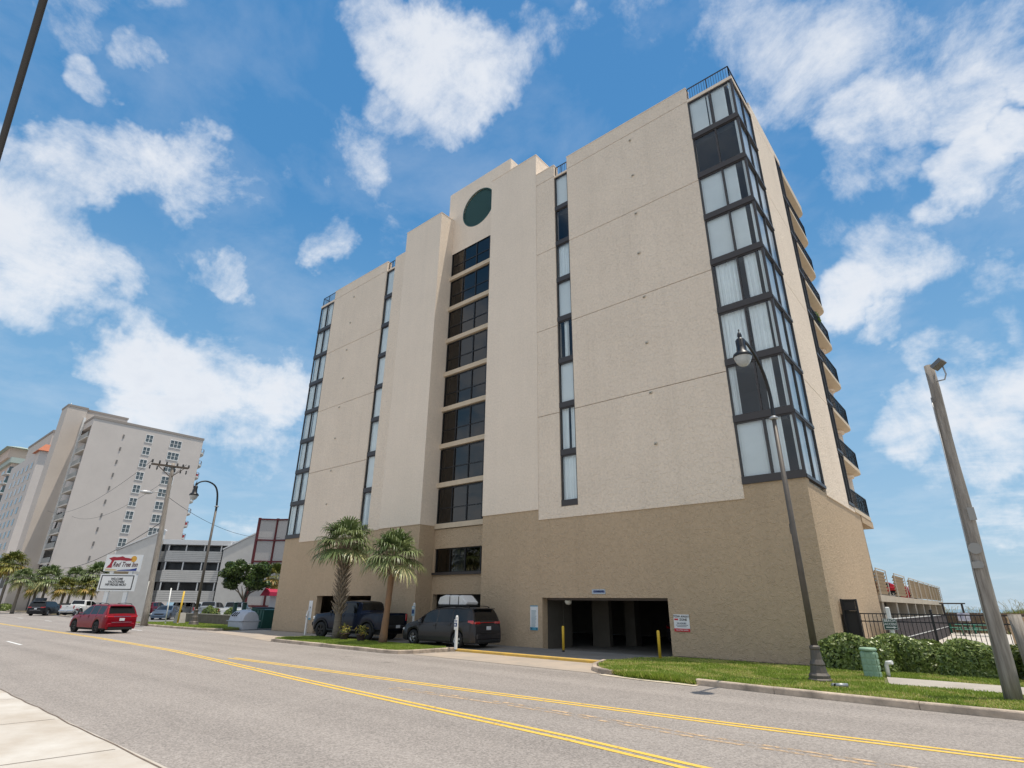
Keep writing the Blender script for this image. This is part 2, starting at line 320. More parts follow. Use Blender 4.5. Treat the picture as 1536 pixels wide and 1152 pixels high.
def noise(scale,det,rough,dist=0,off=0,src=None):
    n=N(nt,'ShaderNodeTexNoise'); n.inputs['Scale'].default_value=scale; n.inputs['Detail'].default_value=det; n.inputs['Roughness'].default_value=rough; n.inputs['Distortion'].default_value=dist
    mp=N(nt,'ShaderNodeMapping'); mp.inputs['Location'].default_value=(off,off*.7,0); L.new(src or cmb.outputs[0],mp.inputs[0]); L.new(mp.outputs[0],n.inputs['Vector']); return n.outputs['Fac']
n1=noise(2.6,9,.62,.35); n2=noise(6.5,8,.68,.3,3.1,D); n3=noise(3.2,7,.6,.2,7.7)
acc=None
# jitter the direction a little so the clouds' outlines are ragged
nv=N(nt,'ShaderNodeTexNoise'); nv.inputs['Scale'].default_value=7; nv.inputs['Detail'].default_value=5; nv.inputs['Roughness'].default_value=.6; L.new(D,nv.inputs[0])
sb=N(nt,'ShaderNodeVectorMath',operation='SUBTRACT'); L.new(nv.outputs['Color'],sb.inputs[0]); sb.inputs[1].default_value=(.5,.5,.5)
sc=N(nt,'ShaderNodeVectorMath',operation='SCALE'); L.new(sb.outputs[0],sc.inputs[0]); sc.inputs['Scale'].default_value=.17
ad=N(nt,'ShaderNodeVectorMath',operation='ADD'); L.new(D,ad.inputs[0]); L.new(sc.outputs[0],ad.inputs[1])
nz=N(nt,'ShaderNodeVectorMath',operation='NORMALIZE'); L.new(ad.outputs[0],nz.inputs[0])
for (x,y,z,rad,w) in CLOUDS_AND_FILL:
    dp=N(nt,'ShaderNodeVectorMath',operation='DOT_PRODUCT'); L.new(nz.outputs[0],dp.inputs[0]); dp.inputs[1].default_value=(x,y,z)
    mr=N(nt,'ShaderNodeMapRange',interpolation_type='SMOOTHSTEP'); L.new(dp.outputs['Value'],mr.inputs['Value']); mr.inputs['From Min'].default_value=math.cos(math.radians(rad*1.28)); mr.inputs['From Max'].default_value=math.cos(math.radians(rad*.25)); mr.inputs['To Max'].default_value=w
    acc=mr.outputs[0] if acc is None else mth('ADD',mth('MAXIMUM',acc,mr.outputs[0]),mth('MULTIPLY',mth('MINIMUM',acc,mr.outputs[0]),.25))
dens=mth('ADD',mth('ADD',acc,mth('MULTIPLY_ADD',n1,2.0,-1.0)),mth('MULTIPLY_ADD',n2,2.3,-1.15))
mk=N(nt,'ShaderNodeMapRange',interpolation_type='SMOOTHSTEP'); L.new(dens,mk.inputs['Value']); mk.inputs['From Min'].default_value=.26; mk.inputs['From Max'].default_value=1.45
# thin veil everywhere, stronger low down
veil=N(nt,'ShaderNodeMapRange'); L.new(n3,veil.inputs['Value']); veil.inputs['From Min'].default_value=.45; veil.inputs['From Max'].default_value=.8; veil.inputs['To Max'].default_value=.22
mask=mth('MAXIMUM',mth('MULTIPLY',mk.outputs[0],.93),veil.outputs[0])
# sky colour grade
gm=N(nt,'ShaderNodeHueSaturation'); gm.inputs['Saturation'].default_value=SKY_SAT; gm.inputs['Value'].default_value=SKY_VAL; gm.inputs['Hue'].default_value=SKY_HUE; L.new(sky.outputs[0],gm.inputs['Color'])
# cloud brightness: thick middles slightly grey, edges bright
cb=N(nt,'ShaderNodeMapRange'); L.new(mth('ADD',dens,mth('MULTIPLY',n3,-1.2)),cb.inputs['Value']); cb.inputs['From Min'].default_value=.1; cb.inputs['From Max'].default_value=1.4; cb.inputs['To Min'].default_value=0; cb.inputs['To Max'].default_value=1
cc=N(nt,'ShaderNodeMix',data_type='RGBA'); L.new(cb.outputs[0],cc.inputs[0]); cc.inputs[6].default_value=(*CLOUD_A,1); cc.inputs[7].default_value=(*CLOUD_B,1)
rp=N(nt,'ShaderNodeValToRGB'); L.new(sep.outputs[2],rp.inputs[0]); e=rp.color_ramp.elements
for i_,(p_,c_) in enumerate([(0,(.46,.62,.76)),(.10,(.36,.57,.76)),(.30,(.215,.455,.72)),(.60,(.08,.29,.60)),(1,(.05,.23,.54))]):
    q_=e[i_] if i_<2 and i_==0 else (e[-1] if i_==4 else e.new(p_)); q_.position=p_; q_.color=(*c_,1)
rs=N(nt,'ShaderNodeVectorMath',operation='SCALE'); rs.inputs['Scale'].default_value=SKYK; L.new(rp.outputs[0],rs.inputs[0])
sm=N(nt,'ShaderNodeMix',data_type='RGBA'); sm.inputs[0].default_value=.8; L.new(gm.outputs[0],sm.inputs[6]); L.new(rs.outputs[0],sm.inputs[7])
mx=N(nt,'ShaderNodeMix',data_type='RGBA'); L.new(mask,mx.inputs[0]); L.new(sm.outputs[2],mx.inputs[6]); L.new(cc.outputs[2],mx.inputs[7])
L.new(mx.outputs[2],bg.inputs['Color']); bg.inputs['Strength'].default_value=.1
S.view_settings.view_transform='Standard'; S.view_settings.look='None'; S.view_settings.exposure=EXPO; S.view_settings.gamma=1
# ---------------------------------------------------------------- ground, road, lawns
def flat(name,poly,z,m,thick=0):
    mb=MB()
    if thick: mb.prism(poly,z-thick,z)
    else: mb.add([(x,y,z) for x,y in poly],[tuple(range(len(poly)))])
    return struct(mb.build(name,m))
def asphalt(name,c,speck=1.0):
    m,nt,b=new_mat(name); L=nt.links; tc=N(nt,'ShaderNodeTexCoord'); o=tc.outputs['Object']
    a=N(nt,'ShaderNodeTexNoise'); a.inputs['Scale'].default_value=.35; a.inputs['Detail'].default_value=7; a.inputs['Roughness'].default_value=.6; L.new(o,a.inputs[0])
    mp=N(nt,'ShaderNodeMapping'); mp.inputs['Scale'].default_value=(.05,1.1,1); L.new(o,mp.inputs[0]); t=N(nt,'ShaderNodeTexNoise'); t.inputs['Scale'].default_value=1; t.inputs['Detail'].default_value=4; L.new(mp.outputs[0],t.inputs[0])
    v=N(nt,'ShaderNodeTexVoronoi'); v.inputs['Scale'].default_value=38; L.new(o,v.inputs[0])
    w=N(nt,'ShaderNodeTexNoise'); w.inputs['Scale'].default_value=60; w.inputs['Detail'].default_value=3; L.new(o,w.inputs[0])
    def mm(op,*q):
        n=N(nt,'ShaderNodeMath',operation=op)
        for i,x in enumerate(q):
            if isinstance(x,(int,float)): n.inputs[i].default_value=x
            else: L.new(x,n.inputs[i])
        return n.outputs[0]
    sp=N(nt,'ShaderNodeSeparateColor'); L.new(v.outputs['Color'],sp.inputs[0])
    s=mm('ADD',mm('MULTIPLY_ADD',a.outputs['Fac'],.3,.85),mm('MULTIPLY_ADD',t.outputs['Fac'],.40,-.20))
    s=mm('ADD',s,mm('ADD',mm('MULTIPLY_ADD',sp.outputs[0],(.55*speck),-.275*speck),mm('MULTIPLY_ADD',w.outputs['Fac'],.6*speck,-.3*speck)))
    sy=N(nt,'ShaderNodeSeparateXYZ'); L.new(o,sy.inputs[0]); wt=mm('SINE',mm('MULTIPLY_ADD',sy.outputs[1],3.5,mm('MULTIPLY',a.outputs['Fac'],1.2))); s=mm('ADD',s,mm('MULTIPLY',wt,.035))
    # hairline cracks
    cv=N(nt,'ShaderNodeTexVoronoi',feature='DISTANCE_TO_EDGE'); cv.inputs['Scale'].default_value=.16
    wn=N(nt,'ShaderNodeTexNoise'); wn.inputs['Scale'].default_value=1.5; wn.inputs['Detail'].default_value=6; L.new(o,wn.inputs[0]); mv=N(nt,'ShaderNodeMix',data_type='VECTOR'); mv.inputs[0].default_value=.25; L.new(o,mv.inputs[4]); L.new(wn.outputs['Color'],mv.inputs[5]); L.new(mv.outputs[1],cv.inputs[0])
    ck=N(nt,'ShaderNodeMapRange'); L.new(cv.outputs['Distance'],ck.inputs['Value']); ck.inputs['From Max'].default_value=.0022; ck.inputs['To Min'].default_value=.93; ck.inputs['To Max'].default_value=1
    s=mm('MULTIPLY',s,ck.outputs[0])
    ov=N(nt,'ShaderNodeTexVoronoi'); ov.inputs['Scale'].default_value=.55; ov.inputs['Randomness'].default_value=1; L.new(mv.outputs[1],ov.inputs[0]); orr=N(nt,'ShaderNodeMapRange',interpolation_type='SMOOTHSTEP'); L.new(ov.outputs['Distance'],orr.inputs['Value']); orr.inputs['From Min'].default_value=.02; orr.inputs['From Max'].default_value=.14; orr.inputs['To Min'].default_value=.78; orr.inputs['To Max'].default_value=1; s=mm('MULTIPLY',s,orr.outputs[0])
    vm=N(nt,'ShaderNodeVectorMath',operation='SCALE'); vm.inputs[0].default_value=c; L.new(s,vm.inputs['Scale']); L.new(vm.outputs[0],b.inputs['Base Color']); b.inputs['Roughness'].default_value=.88; b.inputs['Specular IOR Level'].default_value=.3
    bp=N(nt,'ShaderNodeBump'); bp.inputs['Strength'].default_value=.5; bp.inputs['Distance'].default_value=.012; L.new(w.outputs['Fac'],bp.inputs['Height']); L.new(bp.outputs[0],b.inputs['Normal'])
    return m
M['asphalt']=asphalt('asphalt',ROADC); M['lot']=asphalt('lot_asphalt',(.19,.185,.18))
M['walk']=mat('sidewalk_concrete',(.50,.43,.35),.9,var=.10,vs=.8,bump=.3,bs=40,col2=(.60,.56,.50))
M['apron']=mat('apron_concrete',(.45,.365,.285),.9,var=0,vs=.7,bump=.25,bs=40,col2=(.33,.285,.24))
M['walk2']=mat('lawn_path_concrete',(.40,.36,.31),.9,var=.12,vs=1.2,bump=.2,bs=40)
M['pad']=mat('pad_concrete',(.20,.185,.165),.9,var=.15,vs=.7,bump=.2,bs=40)
M['kerb']=mat('kerb_concrete',(.62,.50,.385),.9,var=0,vs=1.9,bump=.6,bs=22,col2=(.25,.205,.165))
M['sand']=mat('sand',(.55,.47,.36),.95,var=.1,vs=.8,bump=.3)
M['soil']=mat('turf_soil',(.10,.12,.035),.95,var=.0,vs=1.6,col2=(.16,.15,.06),bump=.5,bs=30)
flat('ground',[(-1500,-400),(500,-400),(500,78),(-1500,78)],-.03,M['lot'])
flat('ocean',[(-6000,78),(6000,78),(6000,9000),(-6000,9000)],-.6,mat('sea_water',(.02,.09,.12),.15,bump=.6,bs=.6,bdist=.3))
flat('beach',[(-400,66),(200,66),(200,78),(-400,78)],-.01,M['sand'])
flat('road',[(-700,3.4),(60,3.4),(60,16.3),(-8,17.2),(-20,18.4),(-36,18.9),(-56,19.8),(-130,22),(-700,50)],0,M['asphalt'])
flat('parking_lot',[(-128,21.6),(-56,19.6),(-44.5,22.4),(-44,60),(-128,60)],.006,M['lot'])
flat('near_sidewalk',[(-700,-12),(60,-12),(60,3.52),(-9,3.55),(-14,3.5),(-22,3.5),(-700,3.2)],.03,M['walk'],thick=.05)
flat('driveway_apron',[(-19.6,16.9),(-10.3,16.6),(-11.4,18.2),(-11.8,19.4),(-19.6,19.55)],.008,M['apron'])
flat('driveway',[(-43.5,18.4),(-36,17.6),(-31.1,16.6),(-31.5,19.8),(-31.5,22.7),(-43.5,22.7)],.01,M['apron'])
flat('sidewalk_pad',[(-19.8,19.55),(-11.9,19.42),(-11.2,22.0),(-10.9,22.75),(-31.6,22.75),(-31.6,19.7)],.10,M['pad'],thick=.11)
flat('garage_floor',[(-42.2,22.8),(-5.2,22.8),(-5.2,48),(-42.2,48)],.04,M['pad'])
flat('pool_patio',[(-4.6,24.6),(30,24.6),(30,66),(-4.6,66)],.12,M['walk'],thick=.1)
lawnR=[(-11.75,19.35),(-11.35,18.1),(-10.75,17.2),(-10.1,16.75),(-7.3,16.45),(-5,16.2),(0,16.0),(12,16.0),(12,24.6),(-4.9,24.6),(-4.9,22.76),(-10.85,22.76),(-11.3,21.4)]
flat('lawn',lawnR,.13,M['soil'],thick=.14)
island=[(-31.9,18.2),(-31.5,17.2),(-30.7,16.75),(-25.5,16.7),(-20.9,16.6),(-20.35,16.75),(-20.1,17.2),(-19.9,19.3),(-20.3,19.62),(-24,19.62),(-29,19.62),(-31.4,19.5),(-31.9,19.0)]
flat('grass_island',island,.13,M['soil'],thick=.14)
verge=[(-60.5,19.2),(-56,18.9),(-50,18.9),(-45.5,19.2),(-44.3,20.0),(-44.3,21.2),(-47,23.2),(-60.5,23.4)]
flat('grass_verge',verge,.13,M['soil'],thick=.14)
flat('path',[(-2.95,18.95),(12,19.1),(12,20.7),(-3.25,20.75)],.155,M['walk2'],thick=.05)
flat('mulch_strip',[(-10.6,22.45),(-5.1,22.45),(-5.1,22.77),(-10.6,22.77)],.16,mat('mulch',(.10,.075,.05),.95,var=.3,vs=8,bump=.8,bs=30),thick=.04)
M['soil2']=mat('planting_bed',(.13,.13,.06),.95,var=.0,vs=.7,col2=(.30,.22,.14),bump=.5,bs=20)
flat('planting_bed',[(-128,21.9),(-103,21.2),(-99,21.6),(-100,24.5),(-128,26)],.1,M['soil2'],thick=.12)
def kerb(pts,name='kerb',w=.16,h=.15,m=None,z=0,joint=2.4):
    """kerb run as separate stones with rounded top edge and joints"""
    mb=MB(); prof=[(0,-.02),(0,h-.03),(.012,h-.008),(.035,h),(w,h),(w,-.02)]
    P=[Vector((x,y,0)) for x,y in pts]; dense=[]
    for i in range(len(P)-1):
        n=max(1,int((P[i+1]-P[i]).length/joint+.5)) if joint else 1
        for k in range(n): dense.append(P[i].lerp(P[i+1],k/n))
    dense.append(P[-1])
    for i in range(len(dense)-1):
        a,b=dense[i],dense[i+1]; d=(b-a).normalized(); g=.006 if joint else 0; a=a+d*g; b=b-d*g; jz=RNG.uniform(-.006,.006)
        def nrm(k):
            t=(dense[min(k+1,len(dense)-1)]-dense[max(k-1,0)]).normalized(); return Vector((-t.y,t.x,0))
        na,nb=nrm(i),nrm(i+1); vs=[]
        for p,n in((a,na),(b,nb)):
            for (o,zz) in prof: vs.append((p.x+n.x*o,p.y+n.y*o,zz+z+jz))
        k=len(prof); mb.add(vs,[tuple(range(k))[::-1],tuple(range(k,2*k))]+[(j,(j+1)%k,k+(j+1)%k,k+j) for j in range(k)])
    return struct(mb.build(name,m or M['kerb']))
kerb([(-7.1,16.28),(-5,16.05),(-2,15.86),(12,15.85)])
kerb([(-12.0,19.45),(-11.55,18.05),(-11.05,17.25),(-10.5,16.75),(-9.9,16.55)],joint=.9)
kerb([(-32.05,19.2),(-32.05,18.2),(-31.65,17.1),(-30.8,16.6),(-25.5,16.5),(-20.9,16.42),(-20.2,16.6),(-19.92,17.15),(-19.7,19.45)],joint=1.2)
kerb([(-60.7,19.05),(-56,18.75),(-50,18.75),(-45.4,19.0),(-44.1,19.9)],joint=1.5)
kerb([(-128,21.7),(-101,21.0),(-98.6,21.4)])
kerb([(-92,20.9),(-74,20.2),(-72.5,20.8)])
kerb([(-19.6,19.38),(-12.0,19.26)],name='yellow_kerb',w=.17,h=.11,m=mat('worn_yellow_paint',(.68,.42,.07),.7,vs=3,col2=(.50,.33,.09)),joint=0)
# painted lines: thin sheets, worn
def paint(name,col,wear=.5,scale=3):
    m,nt,b=new_mat(name); L=nt.links; tc=N(nt,'ShaderNodeTexCoord'); n=N(nt,'ShaderNodeTexNoise'); n.inputs['Scale'].default_value=scale; n.inputs['Detail'].default_value=9; n.inputs['Roughness'].default_value=.75; L.new(tc.outputs['Object'],n.inputs[0])
    r=N(nt,'ShaderNodeMapRange'); L.new(n.outputs['Fac'],r.inputs['Value']); r.inputs['From Min'].default_value=wear-.05; r.inputs['From Max'].default_value=wear+.07
    tr=N(nt,'ShaderNodeBsdfTransparent'); mx=N(nt,'ShaderNodeMixShader'); b.inputs['Base Color'].default_value=(*col,1); b.inputs['Roughness'].default_value=.7; L.new(r.outputs[0],mx.inputs[0]); L.new(tr.outputs[0],mx.inputs[1]); L.new(b.outputs[0],mx.inputs[2]); L.new(mx.outputs[0],nt.nodes['Material Output'].inputs['Surface']); return m
PY=paint('road_yellow',(.76,.49,.08),.37,4.5); PYg=paint('ghost_yellow',(.60,.42,.25),.50,3.5); PW=paint('road_white',(.75,.75,.73),.33)
def strip(mb,pts,w,z=.005):
    P=[Vector((x,y,0)) for x,y in pts]; vs=[]; fs=[]
    for i,p in enumerate(P):
        t=(P[min(i+1,len(P)-1)]-P[max(i-1,0)]).normalized(); n=Vector((-t.y,t.x,0))*w/2; vs+=[(p.x-n.x,p.y-n.y,z),(p.x+n.x,p.y+n.y,z)]
    for i in range(len(P)-1): fs.append((2*i,2*i+2,2*i+3,2*i+1))
    mb.add(vs,fs)
def off(pts,d): return [(x,y+d) for x,y in pts]
near=[(-200,13.2),(-64,11.1),(-40,11.1),(-28,10.7),(-22,10.1),(-16,9.45),(-10.7,8.95),(-6,8.55),(-3.8,8.25),(4,7.6)]
far=[(-23.0,10.92),(-20,11.05),(-10.9,11.22),(-4.4,11.52),(-.4,11.85),(8,12.3)]
mb=MB(); strip(mb,off(near,.11),.11); strip(mb,off(near,-.11),.11); strip(mb,off(far,.11),.11); strip(mb,off(far,-.11),.11); struct(mb.build('yellow_lines',PY))
mb=MB(); g=[(-12.5,10.15),(-8.9,10.35),(-6,10.25),(-4.4,10.1),(0,10.2)]; strip(mb,off(g,.1),.1); strip(mb,off(g,-.1),.1); struct(mb.build('faded_yellow_lines',PYg))
mb=MB(); 
for x in (-39.1,-51.5,-64,-77,-27): 
    if x!=-27: strip(mb,[(x,7.06),(x+3.4,7.0)],.12)
for x in (-62,-74,-86,-50): strip(mb,[(x,15.8),(x+3,15.7)],.12)
struct(mb.build('white_lane_dashes',PW))
mb=MB(); js=[(-60+i*.45,3.49+.010*math.sin(i*1.9)+.010*math.sin(i*.7)+.006*math.sin(i*4.1)) for i in range(150)]; strip(mb,js,.028,.034)
for x in (-10.2,-13.4,-16.6,-19.8,-23): strip(mb,[(x,3.42),(x-.25,0),(x-.5,-4)],.018,.034)
struct(mb.build('pavement_joints',mat('joint_dirt',(.16,.12,.09),.95,var=.3,vs=5)))
# ---------------------------------------------------------------- grass as real blades
GR=leafmat('grass_blades',(.13,.20,.022),(.36,.46,.07),(.55,.48,.18),trans=.3)
def inpoly(x,y,poly):
    c=np.zeros(len(x),bool); n=len(poly); j=n-1
    for i in range(n):
        xi,yi=poly[i]; xj,yj=poly[j]
        c^=((yi>y)!=(yj>y))&(x<(xj-xi)*(y-yi)/(yj-yi+1e-12)+xi); j=i
    return c
def grass(name,poly,n,h,z,excl=[],dry=0):
    xs=[p[0] for p in poly]; ys=[p[1] for p in poly]
    x=RNG.uniform(min(xs),max(xs),n*2); y=RNG.uniform(min(ys),max(ys),n*2); k=inpoly(x,y,poly)
    for e in excl: k&=~inpoly(x,y,e)
    x=x[k][:n]; y=y[k][:n]; n=len(x)
    patch=.5+.5*np.sin(x*1.7+np.sin(y*2.1)*1.3)*np.sin(y*1.9+np.cos(x*1.1)*1.7)
    H=h*RNG.uniform(.5,1.3,n)*(.7+.5*patch); a=RNG.uniform(0,2*PI,n); w=RNG.uniform(.007,.014,n)*1.6
    lean=RNG.normal(0,.45,(n,2))*H[:,None]
    B=np.stack([x,y,np.full(n,z)],1); dx=np.stack([np.cos(a)*w,np.sin(a)*w,np.zeros(n)],1); T=B+np.stack([lean[:,0],lean[:,1],H],1)
    V=np.stack([B-dx,B+dx,T],1).reshape(-1,3)
    v=np.clip(RNG.uniform(0,.8,n)*.65+patch*.25+(RNG.uniform(0,1,n)<.05+dry*(patch<.45))*.6,0,1)
    o=np_mesh(name,V,np.arange(3*n).reshape(n,3),GR,attr=np.repeat(v,3)); o['kind']='stuff'; return o
pathp=[(-3.05,18.9),(12,19.0),(12,20.8),(-3.35,20.8)]
lf=[(-11.7,19.3),(-11.3,18.1),(-10.7,17.2),(-10,16.6),(-8.8,16.35),(-7.2,16.5),(-5,16.25),(0,16.05),(4,16.05),(4,23),(-5,22.4),(-10.6,22.4),(-11.2,21.4)]
grass('lawn_grass',lf,150000,.07,.12,[pathp],dry=.8)
isl2=[(-31.7,18.2),(-31.4,17.2),(-30.7,16.8),(-20.9,16.65),(-20.4,16.8),(-20.2,17.2),(-20,19.2),(-20.4,19.5),(-31.2,19.4),(-31.7,19.0)]
flat('dirt_edge',[(-10.2,16.3),(-8.5,16.05),(-7.0,15.95),(-7.0,16.5),(-8.8,16.6),(-10.2,16.9)],.012,M['sand'])
grass('lawn_edge_grass',[(-10.1,16.75),(-9.4,16.42),(-8.6,16.30),(-7.9,16.36),(-7.1,16.22),(-7.1,16.5),(-8.8,16.7),(-10.1,16.95)],9000,.15,.01,dry=.3)
grass('island_grass',isl2,60000,.07,.12)
grass('verge_grass',verge,45000,.08,.12,dry=.1)
# ================================================================ main building
Y0=22.79; YD=22.83; FH=2.585; ZB=6.55; XR=-4.78
B=thing('apartment_building','tall tan concrete block with windowless wings, dark glass strips and a round grille','building',(-24,22.79,0))
def joints(mb,axis,a0,a1,u0,u1,z0,z1,zs,g=.035):
    cuts=[z0]+[z for z in zs if z0<z<z1]+[z1]
    for i in range(len(cuts)-1):
        lo=cuts[i]+(g/2 if i else 0); hi=cuts[i+1]-(g/2 if i<len(cuts)-2 else 0)
        if axis=='x': mb.box(u0,u1,a0,a1,lo,hi)
        else: mb.box(a0,a1,u0,u1,lo,hi)
SJ=[11.49,16.67,21.97,27.35]
# lower tan walls
mb=MB(); cellwall(mb,'x',YD,23.25,-42.57,-26.62,0,6.6,[(-37.0,-30.83,-1,2.4)]); cellwall(mb,'x',YD,23.25,-21.38,XR-.04,0,6.6,[(-17.3,-10.81,-1,2.3)])
mb.box(-42.57,-42.2,23.26,36,0,6.6)
mb.box(-5.2,XR-.04,23.26,33.0,0,6.4)
mb.box(-26.98,-26.64,23.26,24.3,0,6.5); mb.box(-21.36,-21.0,23.26,24.3,0,6.5)
cellwall(mb,'x',24.1,24.45,-26.64,-21.36,0,6.28,[(-26.5,-21.9,-1,2.5),(-26.55,-21.5,3.72,5.12)])
mb.box(-42.19,-6.3,34.5,36.0,2.62,6.4)
mb.build('lower_wall',M['stucco_d'],B)
# garage inside
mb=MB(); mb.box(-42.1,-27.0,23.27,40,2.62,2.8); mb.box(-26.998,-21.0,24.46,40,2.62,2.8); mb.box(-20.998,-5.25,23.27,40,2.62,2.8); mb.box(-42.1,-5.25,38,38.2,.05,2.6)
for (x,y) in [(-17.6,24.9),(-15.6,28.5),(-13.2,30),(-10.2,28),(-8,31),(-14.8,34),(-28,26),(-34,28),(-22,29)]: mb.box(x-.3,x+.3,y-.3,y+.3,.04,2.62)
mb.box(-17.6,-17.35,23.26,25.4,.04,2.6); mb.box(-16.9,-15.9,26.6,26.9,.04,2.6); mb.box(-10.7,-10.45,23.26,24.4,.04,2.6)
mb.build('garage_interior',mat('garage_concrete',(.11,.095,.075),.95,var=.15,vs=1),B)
mb=MB(); mb.box(-17.28,-10.83,23.27,23.45,2.2,2.32); mb.build('garage_lintel',mat('lintel_metal',(.12,.10,.09),.6),B)
# light wings
mb=MB()
joints(mb,'x',Y0,23.2,-16.03-1.42,-16.03,5.99,28.25,SJ); joints(mb,'x',Y0,23.2,-15.03,-7.15,5.99,28.3,SJ)
mb.box(-16.03,-15.03,Y0,23.2,5.99,6.52)
joints(mb,'x',Y0,23.2,-40.45,-32.93,6.2,28.2,SJ); mb.box(-32.93,-31.9,Y0,23.2,6.2,6.52); joints(mb,'x',Y0,23.2,-31.9,-30.7,6.45,28.2,[])
# side wall
joints(mb,'y',-5.2,XR,25.78,30.2,6.3,28.2,SJ); mb.box(-5.2,XR,30.2,31.5,6.3,6.52)
mb.box(-5.2,XR,30.2,31.5,27.80,28.2)
# left, rear, roof
mb.box(-42.57,-42.3,25.4,35.6,6.6,28.2); mb.box(-42.28,-7.3,35.3,35.6,6.41,28.2); mb.box(-42.2,-27.0,23.3,35.2,27.2,27.5); mb.box(-26.998,-21.002,24.46,35.2,27.2,27.5); mb.box(-21.0,-5.3,23.3,35.2,27.2,27.5)
mb.box(-7.3,-7.0,32.3,35.6,6.41,27.7)
mb.build('wall',M['stucco'],B)
mb=MB(); mb.box(-21.4,-17.46,Y0-.004,24.3,6.52,30.0); mb.box(-30.69,-26.6,Y0-.004,24.3,6.5,29.95)
mb.box(-30.69,-30.4,24.3,27,27.5,29.95); mb.box(-17.75,-17.46,24.3,27,27.5,30.0)
mb.build('stair_tower',M['stucco_s'],B)
# stair head with the round opening: wall polygon around a circle
mb=MB(); cx,cz,rr=-24.0,29.95,1.62; n=48; x0,x1,z0,z1=-27.2,-20.8,26.75,32.75
vs=[];fs=[]
for k in range(n):
    t=2*PI*k/n; dx,dz=math.cos(t),math.sin(t); s=min((x1-cx)/abs(dx) if dx>0 else ((cx-x0)/abs(dx) if dx<0 else 1e9),(z1-cz)/dz if dz>1e-9 else ((cz-z0)/-dz if dz<-1e-9 else 1e9))
    vs+=[(cx+dx*rr,24.1,cz+dz*rr),(cx+dx*rr,24.35,cz+dz*rr),(cx+dx*s,24.1,cz+dz*s)]
for k in range(n):
    j=(k+1)%n; fs+=[(3*k,3*j,3*j+1,3*k+1),(3*k,3*k+2,3*j+2,3*j)]
for (X,Z) in((x0,z0),(x0,z1),(x1,z0),(x1,z1)):
    # corner filler triangles
    ang=[(abs(vs[3*k+2][0]-X)+abs(vs[3*k+2][2]-Z),k) for k in range(n)]; ang.sort(); k1,k2=ang[0][1],None
    for d_,k in ang[1:4]:
        if (abs(vs[3*k1+2][0]-X)<1e-6)!=(abs(vs[3*k+2][0]-X)<1e-6): k2=k;break
    if k2 is not None and ang[0][0]>1e-6: vs.append((X,24.1,Z)); fs.append((3*k1+2,len(vs)-1,3*k2+2))
mb.add(vs,fs); mb.box(x0,x0+.25,24.103,29,27.5,32.75); mb.box(x1-.25,x1,24.103,29,27.5,32.75); mb.box(x0,x1,28.75,29,27.5,32.747); mb.box(x0+.26,x1-.26,24.36,28.7,32.4,32.6)
mb.build('stair_head',M['stucco_s'],B,fix=True)
mb=MB(); mb.lathe([(1.62,.16),(1.62,.22)],(cx,24.1,cz),40,'y')
for i in range(-15,16):
    w=math.sqrt(max(0,1.6**2-(i*.105)**2))
    if w>.05: mb.box(cx-w,cx+w,24.2,24.24,cz+i*.105-.014,cz+i*.105+.014,1); mb.box(cx+i*.105-.014,cx+i*.105+.014,24.19,24.23,cz-w,cz+w,1)
mb.tube([(cx+1.6*math.cos(t),24.12,cz+1.6*math.sin(t)) for t in np.linspace(0,2*PI,49)],.04,6,1)
mb.build('round_grille',[mat('grille_back',(.012,.03,.03),.8),mat('grille_green',(.05,.125,.12),.6)],B)
# recess: ledges
mb=MB()
for k in range(8):
    z=ZB+k*FH-.18; mb.box(-26.6,-21.4,23.99,24.3,z-.06,z+.24)
mb.build('floor_ledge',M['soffit'],B)
# roof coping strip on the stair tower etc. is left plain; parapet caps
for a in [(-17.45,-16.03,28.25),(-15.03,-7.15,28.3),(-40.45,-32.93,28.2)]: MB().box(a[0]-.02,a[1]+.02,Y0-.02,23.22,a[2]+.002,a[2]+.05).build('parapet_cap',M['stucco_s'],B)
MB().box(-21.42,-17.44,Y0-.024,24.32,30.002,30.05).build('parapet_cap',M['stucco_s'],B); MB().box(-30.71,-26.58,Y0-.024,24.32,29.952,30.0).build('parapet_cap',M['stucco_s'],B)
